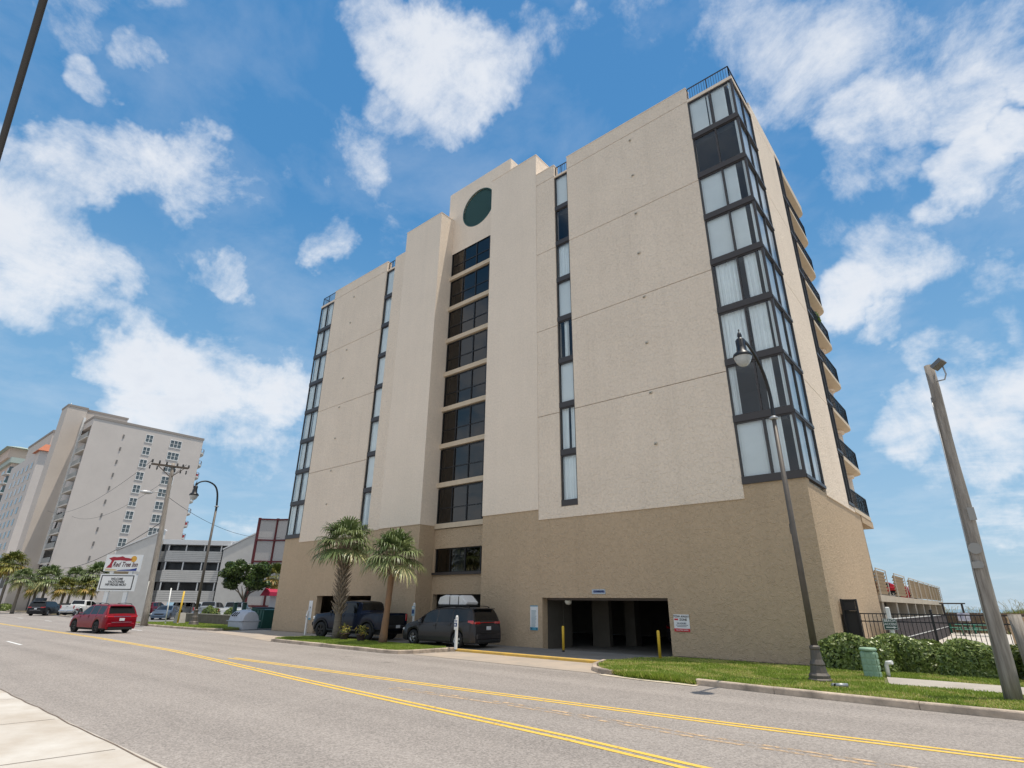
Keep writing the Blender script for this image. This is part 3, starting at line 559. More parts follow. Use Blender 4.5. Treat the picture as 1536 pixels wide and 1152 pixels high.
# ---- windows
def pane_run(fr,gl,cu,a,b,nrm,z0,z1,n,covers,gmi=0,rows=None,band=.30,mul=.07,seed=0):
    """one straight run of glazing from a to b (xy), outward normal nrm"""
    a=Vector((*a,0)); b=Vector((*b,0)); nv=Vector((*nrm,0)); d=(b-a); Ln=d.length; d.normalize()
    P=lambda s,o,z: (a.x+d.x*s+nv.x*o,a.y+d.y*s+nv.y*o,z)
    def bar(s0,s1,o0,o1,za,zb):
        vs=[P(s0,o0,za),P(s1,o0,za),P(s1,o1,za),P(s0,o1,za),P(s0,o0,zb),P(s1,o0,zb),P(s1,o1,zb),P(s0,o1,zb)]
        fr.add(vs,[(3,2,1,0),(4,5,6,7),(0,1,5,4),(1,2,6,5),(2,3,7,6),(3,0,4,7)])
    if band>0: bar(0,Ln,-.12,.035,z0,z0+band)
    else: bar(0,Ln,-.12,-.01,z0,z0+.06)
    bar(0,Ln,-.12,-.012,z1-.06,z1)
    ws=[0]+[Ln*(i+1)/n for i in range(n)]
    for i,s in enumerate(ws):
        c=min(max(s,mul/2+.002),Ln-mul/2-.002); bar(c-mul/2,c+mul/2,-.11,0.0,z0+max(band,.06),z1-.06)
    zg=z0+max(band,.06)
    if rows: bar(0,Ln,-.09,-.015,z0+rows-.03,z0+rows+.03)
    gl.quad(P(0.01,-.05,zg),P(Ln-.01,-.05,zg),P(Ln-.01,-.05,z1-.05),P(.01,-.05,z1-.05),gmi)
    rnd=random.Random(seed)
    for (c0,c1,amp) in covers:
        s0,s1=c0*Ln,c1*Ln; m_=max(6,int((s1-s0)/.022)); vs=[];ph=rnd.uniform(0,6)
        if amp<=.02:
            q_=s0
            while q_<s1-.05:
                e_=min(q_+.088,s1); cu.quad(P(q_,-.150,zg-.15),P(e_,-.185,zg-.15),P(e_,-.185,z1+.10),P(q_,-.150,z1+.10)); q_+=.096
            continue
        for i in range(m_+1):
            s=s0+(s1-s0)*i/m_; o=-.20+amp*1.3*math.sin(i*.85+ph+.6*math.sin(i*.21))+amp*.5*math.sin(i*.31+ph*2); vs+=[P(s,o,zg-.15),P(s,o,z1+.12)]
        cu.add(vs,[(2*i,2*i+2,2*i+3,2*i+1) for i in range(m_)])
def window(runs,z0,z1,label=None,**kw):
    fr,gl,cu=MB(),MB(),MB()
    for i,r_ in enumerate(runs): pane_run(fr,gl,cu,*r_[:3],z0,z1,r_[3],r_[4],seed=int(z0*10)+i,**(dict(band=.13,mul=.055) if r_[2][0]>0 else {}),**kw)
    w=fr.build('window',M['frame'],B)
    if label: w['label']=label
    gl.build('pane',M['glass'],w,fix=False)
    if cu.v: cu.build('curtain',M['curtain'],w,fix=False)
full=[(.02,.98,.03)]
rb=[[(.02,.12,.03),(.62,.80,.03)]]*0
RB=[[(.03,.46,.004),(.52,.78,.004)],[(.02,.14,.04),(.62,.78,.04)],[(.03,.47,.03),(.55,.85,.03)],[(.05,.48,.03),(.6,.82,.03)],[(.03,.47,.02),(.52,.80,.02)],[(.03,.47,.02),(.52,.76,.02)],[],[(.02,.38,.003),(.41,.47,.003),(.52,.80,.01)]]
S1=[[(.0,.98,.03)],[(.05,.45,.03),(.62,.98,.03)],[(.05,.98,.02)],[(.3,.6,.04)],[(.05,.98,.02)],[(.05,.98,.03)],[],[(.03,.98,.004)]]
S2=[[(.05,.45,.03),(.6,.9,.03)],[(.05,.95,.02)],[(.02,.98,.03)],[(.02,.98,.02)],[(.02,.98,.01)],[(.02,.98,.01)],[(.02,.98,.03)],[(.02,.98,.01)]]
LBc=[[(.02,.48,.03),(.55,.98,.03)]]*8
for k in range(8):
    z0,z1=ZB+k*FH,ZB+(k+1)*FH
    window([((-7.15,Y0),(XR,Y0),(0,-1),2,RB[k]),((XR,Y0),(XR,25.78),(1,0),2,full)],z0,z1,label='dark uncurtained corner window' if k==6 else None)
    window([((-16.03,Y0+.06),(-15.03,Y0+.06),(0,-1),1,S1[k])],z0,z1)
    window([((-32.93,Y0+.06),(-31.9,Y0+.06),(0,-1),1,S2[k])],z0,z1)
    window([((-42.57,Y0),(-40.45,Y0),(0,-1),2,LBc[k]),((-42.57,25.4),(-42.57,Y0),(-1,0),2,full)],z0,z1)
    window([((XR+.0,30.2),(XR,31.5),(1,0),2,full)],z0,z1 if k<7 else 27.7)
    # stair windows
    fr,gl,cu=MB(),MB(),MB(); za=z0+.06; zb=z1-.30
    pane_run(fr,gl,cu,(-26.58,24.12),(-21.42,24.12),(0,-1),za,zb,4,[],band=0,rows=.95,mul=.08)
    w=fr.build('stair_window',M['black'],B); gl.build('pane',M['glass_d'],w,fix=False)
fr,gl,cu=MB(),MB(),MB(); pane_run(fr,gl,cu,(-26.55,24.2),(-21.5,24.2),(0,-1),3.72,5.12,4,[(.30,.46,.02)],band=0,mul=.08)
w=fr.build('stair_window',M['black'],B); gl.build('pane',M['glass_d'],w,fix=False); cu.build('curtain',M['curtain'],w)
mb=MB(); mb.box(-26.6,-21.45,23.98,24.098,3.58,3.72); mb.build('sill',M['frame'],B)
# rooms behind the glazing
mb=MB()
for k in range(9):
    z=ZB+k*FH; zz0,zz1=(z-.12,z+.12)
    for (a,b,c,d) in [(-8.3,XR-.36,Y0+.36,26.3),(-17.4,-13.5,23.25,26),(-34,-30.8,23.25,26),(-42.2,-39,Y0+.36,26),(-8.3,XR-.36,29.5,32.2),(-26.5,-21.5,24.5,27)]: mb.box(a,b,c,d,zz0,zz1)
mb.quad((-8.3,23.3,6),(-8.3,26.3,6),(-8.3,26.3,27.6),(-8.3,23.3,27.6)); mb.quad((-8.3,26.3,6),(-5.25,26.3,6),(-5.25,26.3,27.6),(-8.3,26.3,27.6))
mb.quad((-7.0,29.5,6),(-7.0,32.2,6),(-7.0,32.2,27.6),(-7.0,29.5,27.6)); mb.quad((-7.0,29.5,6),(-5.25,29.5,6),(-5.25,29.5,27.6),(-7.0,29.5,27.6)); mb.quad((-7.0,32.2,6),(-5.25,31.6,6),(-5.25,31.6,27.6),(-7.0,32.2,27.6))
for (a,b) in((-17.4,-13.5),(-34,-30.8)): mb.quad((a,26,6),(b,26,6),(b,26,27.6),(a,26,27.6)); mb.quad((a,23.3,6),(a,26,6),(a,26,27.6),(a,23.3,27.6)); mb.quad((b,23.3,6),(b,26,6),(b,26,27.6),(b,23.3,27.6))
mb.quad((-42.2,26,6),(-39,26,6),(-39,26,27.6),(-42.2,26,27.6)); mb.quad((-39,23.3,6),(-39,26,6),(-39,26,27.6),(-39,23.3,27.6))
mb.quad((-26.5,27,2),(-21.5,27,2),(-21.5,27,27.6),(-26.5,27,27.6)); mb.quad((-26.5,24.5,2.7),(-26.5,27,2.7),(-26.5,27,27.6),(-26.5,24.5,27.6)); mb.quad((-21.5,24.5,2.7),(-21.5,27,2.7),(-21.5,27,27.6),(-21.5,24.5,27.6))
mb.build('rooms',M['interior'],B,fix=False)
# roof railings over the strips and bays, and curbs under them
def rail(pts,z0,h,step=.13,name='railing',mats=None,parent=B,posts=True):
    mb=MB()
    for i in range(len(pts)-1):
        a=Vector((*pts[i],0)); b=Vector((*pts[i+1],0)); d=b-a; n=max(1,int(d.length/step))
        mb.obox((a.x,a.y,z0+h),(b.x,b.y,z0+h),.045,.045); mb.obox((a.x,a.y,z0+.09),(b.x,b.y,z0+.09),.035,.035)
        for k in range(n+1):
            p=a+d*k/n; w=.045 if k in(0,n) or k==n//2 else .016; mb.obox((p.x,p.y,z0),(p.x,p.y,z0+h-.02),w,w,up=(1,0,0))
    return mb.build(name,mats or M['black'],parent)
mb=MB(); mb.box(-7.15,XR+.02,Y0-.02,Y0+.3,27.24,27.42); mb.box(-5.1,XR+.02,Y0+.3,25.78,27.24,27.42); mb.build('roof_curb',M['stucco_s'],B)
for q_ in [(-42.59,-40.45,Y0-.02,Y0+.3,27.24,27.42),(-16.03,-15.03,Y0+.02,23.2,27.24,27.36),(-32.93,-31.9,Y0+.02,23.2,27.24,27.36)]: MB().box(*q_).build('roof_curb',M['stucco_s'],B)
rail([(-7.1,Y0+.1),(XR-.1,Y0+.1),(XR-.1,25.7)],27.42,.85); rail([(-42.5,25.2),(-42.5,Y0+.1),(-40.5,Y0+.1)],27.42,.85); rail([(-16.0,Y0+.2),(-15.05,Y0+.2)],27.36,.8); rail([(-32.9,Y0+.2),(-31.92,Y0+.2)],27.36,.8)
# balconies on the sea-side corner
def rounded(x0,x1,y0,y1,r,n=8):
    pts=[(x0,y0),(x1,y0)]
    for k in range(n+1):
        t=PI/2*k/n; pts.append((x1-r+r*math.cos(t),y1-r+r*math.sin(t)))
    pts.append((x0,y1)); return pts
for k in range(9):
    z=ZB+k*FH-.16
    mb=MB(); mb.prism(rounded(-7.0,XR+.02,31.52,36.5,.8),z-.04,z+.16)
    if k<8: s=mb.build('balcony',M['soffit'],B)
    else: s=MB().prism(rounded(-7.0,XR+.02,31.52,36.6,.5),z-.04,z+.5).build('balcony_roof',M['soffit'],B); break
    path=[(XR-.06,31.6),(XR-.03,35.65)]+[(XR-.83+.8*math.cos(t),35.67+.8*math.sin(t)) for t in np.linspace(0,PI/2,6)]+[(-7,36.47)]
    rail(path,z+.16,.95,parent=s)
    c=MB(); c.lathe([(.38,0),(.38,FH-.18)],(-5.6,35.7,z+.16),18); c.lathe([(.5,0),(.5,.2)],(-5.6,35.7,z-.22),18); c.build('column',M['stucco_s'],s)
mb=MB(); mb.lathe([(.42,0),(.36,3.7)],(-5.5,35.2,2.62),16); mb.box(-6.9,-5.0,33.01,33.5,2.62,6.38); mb.box(-7.0,XR+.0,33.02,36.2,6.0,6.34); mb.build('corner_column',M['stucco_d'],B)
bp=thing('balcony_plant','bushy green potted plant on a balcony high on the sea side of the tan block','plant',(-5.1,33.6,ZB+4*FH))
C=RNG.normal(0,1,(900,3)); C/=np.linalg.norm(C,axis=1,keepdims=True); Cn=C.copy(); C=C*RNG.uniform(.25,1,(900,1))**.5*np.array([.35,.6,.55])+np.array([0,0,.95])
LEAF=leafmat('leaf_green',(.03,.07,.012),(.10,.17,.03),(.22,.27,.08))
leaf_cloud('foliage',C,Cn,.12,LEAF,bp); MB().lathe([(.16,0),(.24,.4),(.22,.4)],(0,0,.02),14).build('pot',mat('terracotta',(.35,.13,.07),.8),bp,local=True)
# drain vents on the blank walls
for (x,z) in [(-10.7,8.86),(-10.72,11.35),(-10.7,13.95),(-10.62,16.5),(-10.7,19.16),(-10.66,21.7),(-10.65,24.3),(-10.63,26.85),(-37.3,26.5),(-37.35,24.0),(-37.35,21.46),(-37.3,18.9),(-37.3,16.4),(-37.3,13.85),(-37.28,11.29),(-37.28,8.78)]:
    mb=MB(); mb.bbox(x,Y0-.03,z,.14,.07,.12,.015,0); mb.box(x-.045,x+.045,Y0-.07,Y0-.066,z-.05,z-.02,1); mb.build('vent',[mat('vent_cover',(.5,.46,.38),.7),M['dark']],B)
# lamp over the garage and camera housing
mb=MB(); mb.lathe([(.17,0),(.17,-.06),(.12,-.16),(.02,-.2)],(-16.1,23.3,2.19),16); mb.build('lamp',mat('lamp_dome',(.7,.66,.55),.4),B)
# ================================================================ signs on the wall
def board(name,label,cat,x0,x1,z0,z1,y=YD-.03,base=(.75,.75,.74),bm='sign_white',deco=None,texts=(),group=None):
    t=thing(name,label,cat,((x0+x1)/2,y,z0),group=group)
    MB().bbox((x0+x1)/2,y+.012,(z0+z1)/2,x1-x0,.02,z1-z0,.004).build('panel',mat(bm,base,.45),t)
    mb=MB(); mts=[]
    for (c,boxes) in (deco or []):
        i=len(mts); mts.append(mat('sign_ink_%02x%02x%02x'%tuple(int(v*255) for v in c),c,.5))
        for (a,b,c0,c1) in boxes: mb.box(x0+(x1-x0)*a,x0+(x1-x0)*b,y-.004,y-.001,z0+(z1-z0)*c0,z0+(z1-z0)*c1,i)
    if mb.v: mb.build('print',mts,t)
    mb=MB(); mts=[]
    for (s,size,u,v,c,xs) in texts:
        i=len(mts); mts.append(mat('sign_ink_%02x%02x%02x'%tuple(int(v_*255) for v_ in c),c,.5))
        mb.text(s,size,(x0+(x1-x0)*u,y-.006,z0+(z1-z0)*v),(1,0,0),(0,0,1),i,bold=size*.02,xs=xs)
    if mb.v: mb.build('lettering',mts,t,fix=False)
    return t
lines=[(.16,.16+RNG.uniform(.5,.68),.14+i*.046,.14+i*.046+.02) for i in range(15)]
board('notice_board','tall white notice with small print on the wall left of the garage opening','sign',-18.02,-17.55,.85,1.95,deco=[((.08,.30,.42),[(0,1,0,.12),(0,1,.96,1)]),((.25,.38,.42),lines),((.02,.02,.02),[(.82,.94,.03,.08)]),((.7,.75,.75),[(.1,.3,.04,.08)])])
board('notice_board','narrow white notice on the wall beside the dark pickup truck','sign',-37.85,-37.4,.85,2.08,deco=[((.12,.32,.42),[(0,1,0,.1)]),((.4,.46,.5),[(a,b,c,d) for a,b,c,d in lines[:13]]),((.02,.02,.02),[(.4,.62,.6,.66)])])
t=board('tow_away_sign','white tow away zone sign with red bars on the wall right of the garage opening','sign',-10.62,-9.96,1.05,1.68,
 deco=[((.55,.02,.03),[(0,1,0,.18),(.05,.3,.66,.76)]),((.15,.16,.2),[(.12,.9,.36,.39),(.2,.8,.28,.31)])],
 texts=[('TOW AWAY',.115,.5,.88,(.03,.02,.02),1.0),('ZONE',.115,.62,.70,(.03,.02,.02),1.0),('24 HOURS',.085,.5,.48,(.05,.06,.1),1.0),('VIOLATORS TOWED',.055,.5,.09,(.8,.8,.8),1.0)])
board('clearance_sign','small blue and white plate above the garage opening','sign',-14.45,-13.75,2.46,2.66,deco=[((.06,.09,.22),[(.12,.95,.30,.78)]),((.75,.78,.8),[(.2,.3,.55,.7),(.4,.65,.5,.68),(.72,.85,.5,.7)])],base=(.4,.45,.5),bm='sign_blue_grey')
# ================================================================ vehicles
def paintmat(name,c,metal=.35,flake=0):
    if name in MATS: return MATS[name]
    m,nt,b=new_mat(name); b.inputs['Base Color'].default_value=(*c,1); b.inputs['Metallic'].default_value=metal; b.inputs['Roughness'].default_value=.32
    b.inputs['Coat Weight'].default_value=.38; b.inputs['Specular IOR Level'].default_value=.12; b.inputs['Coat Roughness'].default_value=.03
    tc=N(nt,'ShaderNodeTexCoord'); n=N(nt,'ShaderNodeTexNoise'); n.inputs['Scale'].default_value=3; n.inputs['Detail'].default_value=6; nt.links.new(tc.outputs['Object'],n.inputs[0])
    r=N(nt,'ShaderNodeMapRange'); r.inputs['To Min'].default_value=.26; r.inputs['To Max'].default_value=.42; nt.links.new(n.outputs['Fac'],r.inputs['Value']); nt.links.new(r.outputs[0],b.inputs['Roughness'])
    MATS[name]=m; return m
def lerp_(pts,x):
    if x<=pts[0][0]: return pts[0][1]
    for (a,b),(c,d) in zip(pts,pts[1:]):
        if x<=c:
            t=(x-a)/(c-a) if c>a else 1; return b+(d-b)*t
    return pts[-1][1]
SPEC={
'suv':dict(L=4.9,W=1.98,top=[(0,.78),(.12,.92),(.5,1.02),(1.15,1.10),(1.35,1.14),(2.05,1.60),(2.4,1.70),(3.2,1.735),(4.2,1.70),(4.42,1.66),(4.55,1.55),(4.78,1.14),(4.88,.98),(4.9,.80)],
  belt=[(0,.7),(.6,.92),(1.3,1.02),(3,1.08),(4.9,1.12)],wind=(1.38,2.12),rear=(4.50,4.77),side=[(1.62,2.62),(2.70,3.55),(3.62,4.35)],wh=(.95,3.85),r=.36,sill=.27,bot='black'),
'minivan':dict(L=5.1,W=1.99,top=[(0,.62),(.08,.80),(.35,.95),(1.0,1.10),(1.15,1.14),(1.95,1.58),(2.35,1.70),(3.2,1.76),(4.5,1.73),(4.72,1.68),(4.86,1.50),(5.0,1.13),(5.07,.95),(5.1,.75)],
  belt=[(0,.62),(.6,.88),(1.3,.99),(3,1.05),(5.1,1.14)],wind=(1.18,2.05),rear=(4.74,4.99),side=[(1.45,2.55),(2.62,3.55),(3.62,4.55)],wh=(.98,4.0),r=.345,sill=.22,bot='body'),
'sedan':dict(L=4.75,W=1.84,top=[(0,.55),(.08,.70),(.5,.80),(1.25,.94),(1.4,.97),(2.15,1.36),(2.6,1.44),(3.2,1.42),(3.5,1.36),(4.1,1.06),(4.5,1.04),(4.7,.98),(4.75,.70)],
  belt=[(0,.55),(.6,.74),(1.4,.90),(3,.95),(4.75,1.0)],wind=(1.42,2.2),rear=(3.45,4.05),side=[(1.7,2.6),(2.68,3.55)],wh=(.92,3.7),r=.33,sill=.2,bot='body'),
'pickup':dict(L=5.8,W=2.03,top=[(0,.80),(.06,1.05),(.35,1.16),(1.3,1.24),(1.5,1.27),(2.15,1.76),(2.45,1.86),(3.2,1.89),(3.82,1.85),(3.95,1.75),(4.02,1.32),(4.06,1.25),(5.72,1.27),(5.8,1.25)],
  belt=[(0,.8),(.5,1.08),(1.4,1.16),(3.9,1.20),(4.1,1.22),(5.8,1.24)],wind=(1.52,2.2),rear=(3.84,4.01),side=[(1.78,2.75),(2.84,3.72)],wh=(1.0,4.65),r=.40,sill=.40,bot='black',bed=(4.2,5.68)),
}
def make_car(name,label,cat,kind,paint,loc,heading,group=None,lift=0,wheel_scale=1,rimm='rim',plate=True,rails=False,detail=True,arch_k=1.0,rear_tint=None):
    sp=SPEC[kind]; Lc,Wc=sp['L'],sp['W']; rW=sp['r']*wheel_scale; t=thing(name,label,cat,loc,heading,group)
    ss=set(np.round(np.arange(0,Lc+.001,.06 if detail else .1),3).tolist()+[p[0] for p in sp['top']]+list(sp['wind'])+list(sp['rear'])+[a for s_ in sp['side'] for a in s_])
    for w in sp['wh']:
        for k in np.linspace(-1,1,15): ss.add(round(w+(rW+.07)*arch_k*math.sin(k*PI/2),3))
    ss=sorted(s_ for s_ in ss if 0<=s_<=Lc); roofH=max(p[1] for p in sp['top'])
    up=max(1,(5)); NR=0; rows=[]
    def station(s):
        top=lerp_(sp['top'],s)+lift; belt=min(lerp_(sp['belt'],s)+lift,top-.015)
        f=1-.22*max(0,1-s/.55)**2.2; g_=1-.10*max(0,1-(Lc-s)/.35)**2; w=Wc/2*f*g_
        zb=sp['sill']+lift
        if s<.35: zb+= .0
        for wc in sp['wh']:
            R=(rW+.07)*arch_k; d=abs(s-wc)
            if d<R: zb=max(zb,rW+math.sqrt(max(R*R-d*d,0)))
        zb=min(zb,belt-.08); g=max(0,min(1,(top-belt)/(roofH+lift-belt+1e-6)))
        yr=w*(.94-(.17 if kind!='pickup' else .13)*g)
        P=[(w*.93,zb),(w*.985,zb+min(.06,(belt-zb)*.3)),(w*1.0,zb+(belt-zb)*.42),(w*.995,zb+(belt-zb)*.60),(w*.985,zb+(belt-zb)*.82),(w*.955,belt)]
        e=.05*g+.006
        for k in(.06,.35,.65,.94): P.append((w*.945+(yr-w*.945)*k,belt+(top-e-belt)*k))
        P+= [(yr-.02,top-e*.5),(yr-.09,top-e*.12)]
        for k in(.75,.45,.18,0): P.append(((yr-.09)*k,top+.025*(1-k*k)*min(1,yr)))
        return P
    ST=[station(s) for s in ss]; nr=len(ST[0])
    verts=[];idx={}
    for i,s in enumerate(ss):
        for j,(y,z) in enumerate(ST[i]): idx[(i,j,1)]=len(verts); verts.append((Lc/2-s,y,z)); idx[(i,j,-1)]=len(verts)-1 if j==nr-1 else len(verts); 
        # mirrored
        for j,(y,z) in enumerate(ST[i][:-1]): idx[(i,j,-1)]=len(verts); verts.append((Lc/2-s,-y,z))
        idx[(i,nr-1,-1)]=idx[(i,nr-1,1)]
    groups={'body':[], 'windshield':[], 'rear_window':[], 'side_window':[], 'side_window ':[], 'bed':[], 'trim':[]}
    for i in range(len(ss)-1):
        sc=(ss[i]+ss[i+1])/2
        for j in range(nr-1):
            for sd in(1,-1):
                g='body'
                if j>=11 and sp['wind'][0]<=sc<=sp['wind'][1]: g='windshield'
                elif j>=11 and sp['rear'][0]<=sc<=sp['rear'][1]: g='rear_window'
                elif 6<=j<=8 and any(a<=sc<=b for a,b in sp['side']) : g='side_window'
                elif 'bed' in sp and j>=11 and sp['bed'][0]<=sc<=sp['bed'][1]: g='bed'
                elif sp['bot']=='black' and j<1: g='trim'
                a,b,c,d=idx[(i,j,sd)],idx[(i+1,j,sd)],idx[(i+1,j+1,sd)],idx[(i,j+1,sd)]
                q=(a,b,c,d) if sd>0 else (d,c,b,a)
                q=tuple(dict.fromkeys(q)); 
                if len(q)>2: groups[g].append(q)
    for i,rev in((0,0),(len(ss)-1,1)):
        ring=[idx[(i,j,1)] for j in range(nr)]+[idx[(i,j,-1)] for j in reversed(range(nr-1))]
        groups['body'].append(tuple(ring[::-1] if rev else ring))
    mats={'body':paint,'windshield':M['carglass'],'rear_window':rear_tint or M['carglass'],'side_window':M['carglass'],'side_window ':M['carglass'],'bed':M['dark'],'trim':M['rubber']}
    for g,fs in groups.items():
        if not fs: continue
        used=sorted({v for f_ in fs for v in f_}); mp={v:k for k,v in enumerate(used)}
        gn=g.strip(); me=bpy.data.meshes.new(gn); me.from_pydata([verts[v] for v in used],[],[tuple(mp[v] for v in f_) for f_ in fs]); me.materials.append(mats[g]); me.polygons.foreach_set('use_smooth',[len(f_)<6 for f_ in fs]); me.update()
        o=bpy.data.objects.new(gn,me); COL.objects.link(o); o.parent=t
        if g=='body':
            es=o.modifiers.new('edges','EDGE_SPLIT'); es.split_angle=math.radians(38)
    X=lambda s:Lc/2-s
    ch=MB(); ch.box(X(Lc-.25),X(.3),-Wc/2*.86,Wc/2*.86,.20+lift,.62+lift); ch.box(X(Lc-.6),X(1.6),-Wc/2*.7,Wc/2*.7,.62+lift,.95+lift); ch.build('chassis',M['dark'],t,local=True)
    # wheels
    for wc in sp['wh']:
        for sd in(1,-1):
            w=.235*wheel_scale; yc=sd*(Wc/2-.13-.0)+ (sd*.04 if lift else 0)
            mb=MB(); mb.lathe([(rW*.62,-w/2),(rW*.93,-w/2),(rW,-w/2+.04),(rW,w/2-.04),(rW*.93,w/2),(rW*.62,w/2)],(0,0,0),28,'y',cap=False)
            tyre=mb.build('wheel',M['rubber'],t,local=True); tyre.location=(X(wc),yc,rW)
            rb=MB(); y0=sd*(w/2-.05); rb.lathe([(rW*.64,y0-sd*.03),(rW*.64,y0+sd*.035),(rW*.58,y0+sd*.02),(rW*.56,y0-sd*.05)],(0,0,0),28,'y',cap=False)
            rb.lathe([(rW*.6,y0-sd*.07),(.001,y0-sd*.07)],(0,0,0),24,'y',mi=1,cap=False)
            rb.lathe([(.06,y0-sd*.05),(.055,y0+sd*.03),(.001,y0+sd*.035)],(0,0,0),12,'y',cap=False)
            for k in range(5):
                a=2*PI*k/5+.3; ca,sa=math.cos(a),math.sin(a)
                for da in(-.17,.17):
                    c2,s2=math.cos(a+da),math.sin(a+da)
                    rb.obox((ca*.04,y0+sd*.01,sa*.04),(c2*rW*.6,y0+sd*.012,s2*rW*.6),.045*rW/.35,.03,up=(0,1,0))
            rb.build('rim',[M[rimm],M['dark']],tyre,local=True)
    hz=sp['belt']
    # lights, plate, bumpers, mirrors, handles
    zr=lerp_(sp['top'],Lc-.05)+lift
    if kind=='pickup':
        for sd in(1,-1):
            mb=MB(); mb.bbox(X(Lc-.03),sd*(Wc/2*.88-.07),1.05+lift,.14,.15,.36,.03); mb.build('tail_light',M['redlens'],t,local=True)
            mb=MB(); mb.bbox(X(.10),sd*(Wc/2*.76-.10),.95+lift,.18,.34,.16,.03); mb.build('headlight',M['whitelens'],t,local=True)
        mb=MB(); mb.bbox(X(Lc+.09),0,.58+lift,.20,Wc*.9,.17,.04); mb.build('rear_bumper',M['rubber'] if lift else M['chrome'],t,local=True)
        mb=MB(); mb.bbox(X(-.02),0,.62+lift,.16,Wc*.80,.22,.05); mb.build('front_bumper',M['rubber'] if lift else M['chrome'],t,local=True)
        mb=MB(); 
        for k in range(4): mb.bbox(X(0)+.005,0,.86+lift+k*.07,.03,1.2,.035,.01)
        mb.build('grille',M['dark'],t,local=True)
        mb=MB(); mb.bbox(X(Lc)-.01,0,.92+lift,.035,Wc*.66,.48,.02); mb.bbox(X(Lc)-.03,0,1.12+lift,.03,.24,.05,.01,1); mb.build('tailgate',[paint if not lift else M['rubber'],M['dark']],t,local=True)
        pz,px=.60+lift,X(Lc+.20)
    else:
        tz={'suv':.98,'minivan':1.08,'sedan':.86}[kind]; th={'suv':.15,'minivan':.16,'sedan':.16}[kind]
        for sd in(1,-1):
            mb=MB(); s0=Lc-.05 if kind!='minivan' else Lc-.09
            mb.bbox(X(s0),sd*(Wc/2*.70),tz,.10,Wc*.20,th*.7,.03); mb.bbox(X(s0-.20),sd*(Wc/2*.955-.03),tz+.03,.36,.07,th,.03)
            mb.build('tail_light',M['redlens'],t,local=True)
            mb=MB(); mb.bbox(X(.16),sd*(Wc/2*.70),lerp_(sp['top'],.12)-.12,.22,.34,.13,.04); mb.build('headlight',M['whitelens'],t,local=True)
        mb=MB(); mb.bbox(X(Lc-.02),0,.50,.14,Wc*.84,.26,.06,0); mb.bbox(X(Lc-.03),0,.32,.14,Wc*.72,.14,.03,1); mb.bbox(X(Lc)-.05,0,.67,.05,Wc*.6,.02,.005,2 if kind=='suv' else 0)
        mb.build('rear_bumper',[paint,M['rubber'],M['chrome']],t,local=True)
        mb=MB(); mb.bbox(X(.04),0,.42,.16,Wc*.70,.20,.05,0); mb.bbox(X(.0)-.02,0,.56,.05,Wc*.5,.16,.02,1); mb.build('front_bumper',[paint,M['dark']],t,local=True)
        if kind!='sedan':
            mb=MB(); mb.bbox(X(Lc-.03),0,tz+.02,.04,Wc*.5,.03,.01); mb.build('chrome_strip',M['chrome'] if kind=='suv' else M['redlens'],t,local=True)
            mb=MB(); mb.bbox(X(sp['rear'][0]+.03),0,lerp_(sp['top'],sp['rear'][0])+.035,.28,Wc*.66,.035,.012); mb.build('spoiler',paint,t,local=True)
            mb=MB(); z=lerp_(sp['top'],Lc-.2)+.0; mb.obox((X(Lc-.12),.1,1.17),(X(Lc-.3),-.35,1.30),.02,.02); mb.build('wiper',M['rubber'],t,local=True)
        pz,px={'suv':(.83,X(Lc)-.005),'minivan':(.86,X(Lc)-.005),'sedan':(.80,X(Lc)-.005)}[kind]
    if plate:
        mb=MB(); mb.bbox(px-.005,0,pz,.014,.31,.155,.004); mb.build('licence_plate',M['plate'],t,local=True)
    for sd in(1,-1):
        sm=sp['side'][0][0]+.05; zb_=lerp_(sp['belt'],sm)+lift; mb=MB(); mb.bbox(X(sm),sd*(Wc/2+.07),zb_+.10,.10,.20,.15,.04,0); mb.bbox(X(sm)-.052,sd*(Wc/2+.07),zb_+.10,.006,.16,.11,.002,1); mb.build('mirror',[paint if kind!='pickup' else M['rubber'],M['chrome']],t,local=True)
        for a,b in sp['side'][:2]:
            mb=MB(); mb.bbox(X(b-.10),sd*(Wc/2*.985+.004),lerp_(sp['belt'],b)+lift-.10,.17,.03,.03,.01); mb.build('handle',paint,t,local=True)
        # door gaps
        mb=MB()
        for a,b in sp['side'][:2]:
            for s_ in (a-.05,b+.035): mb.box(X(s_)-.006,X(s_)+.006,sd*(Wc/2*.93),sd*(Wc/2*.993),.42+lift,lerp_(sp['belt'],s_)+lift-.02)
        mb.build('door_seam',M['dark'],t,local=True)
        if rails:
            mb=MB(); ya=sd*(Wc/2*.70); mb.tube([(X(2.3),ya,lerp_(sp['top'],2.3)+.01),(X(2.45),ya,lerp_(sp['top'],2.45)+.07),(X(3.4),ya,lerp_(sp['top'],3.4)+.07),(X(Lc-.75),ya,lerp_(sp['top'],Lc-.75)+.06),(X(Lc-.6),ya,lerp_(sp['top'],Lc-.6)+.01)],.02,6); mb.build('roof_rail',M['rubber'],t,local=True)
        if lift:
            mb=MB()
            for wc in sp['wh']:
                R=(rW+.07)*arch_k
                for k in range(14):
                    a0,a1=PI*k/14,PI*(k+1)/14; p=lambda a,o:(X(wc)+math.cos(a)*(R+o),sd*(Wc/2+.0),rW+math.sin(a)*(R+o))
                    mb.obox(p(a0,.03),p(a1,.03),.09,.07,up=(0,sd,0))
            mb.build('fender_flare',M['rubber'],t,local=True)
            mb=MB(); mb.tube([(X(1.6),sd*(Wc/2+.06),.36+lift),(X(3.9),sd*(Wc/2+.06),.36+lift)],.05,8); mb.build('side_step',M['rubber'],t,local=True)
    return t
H_=math.atan2
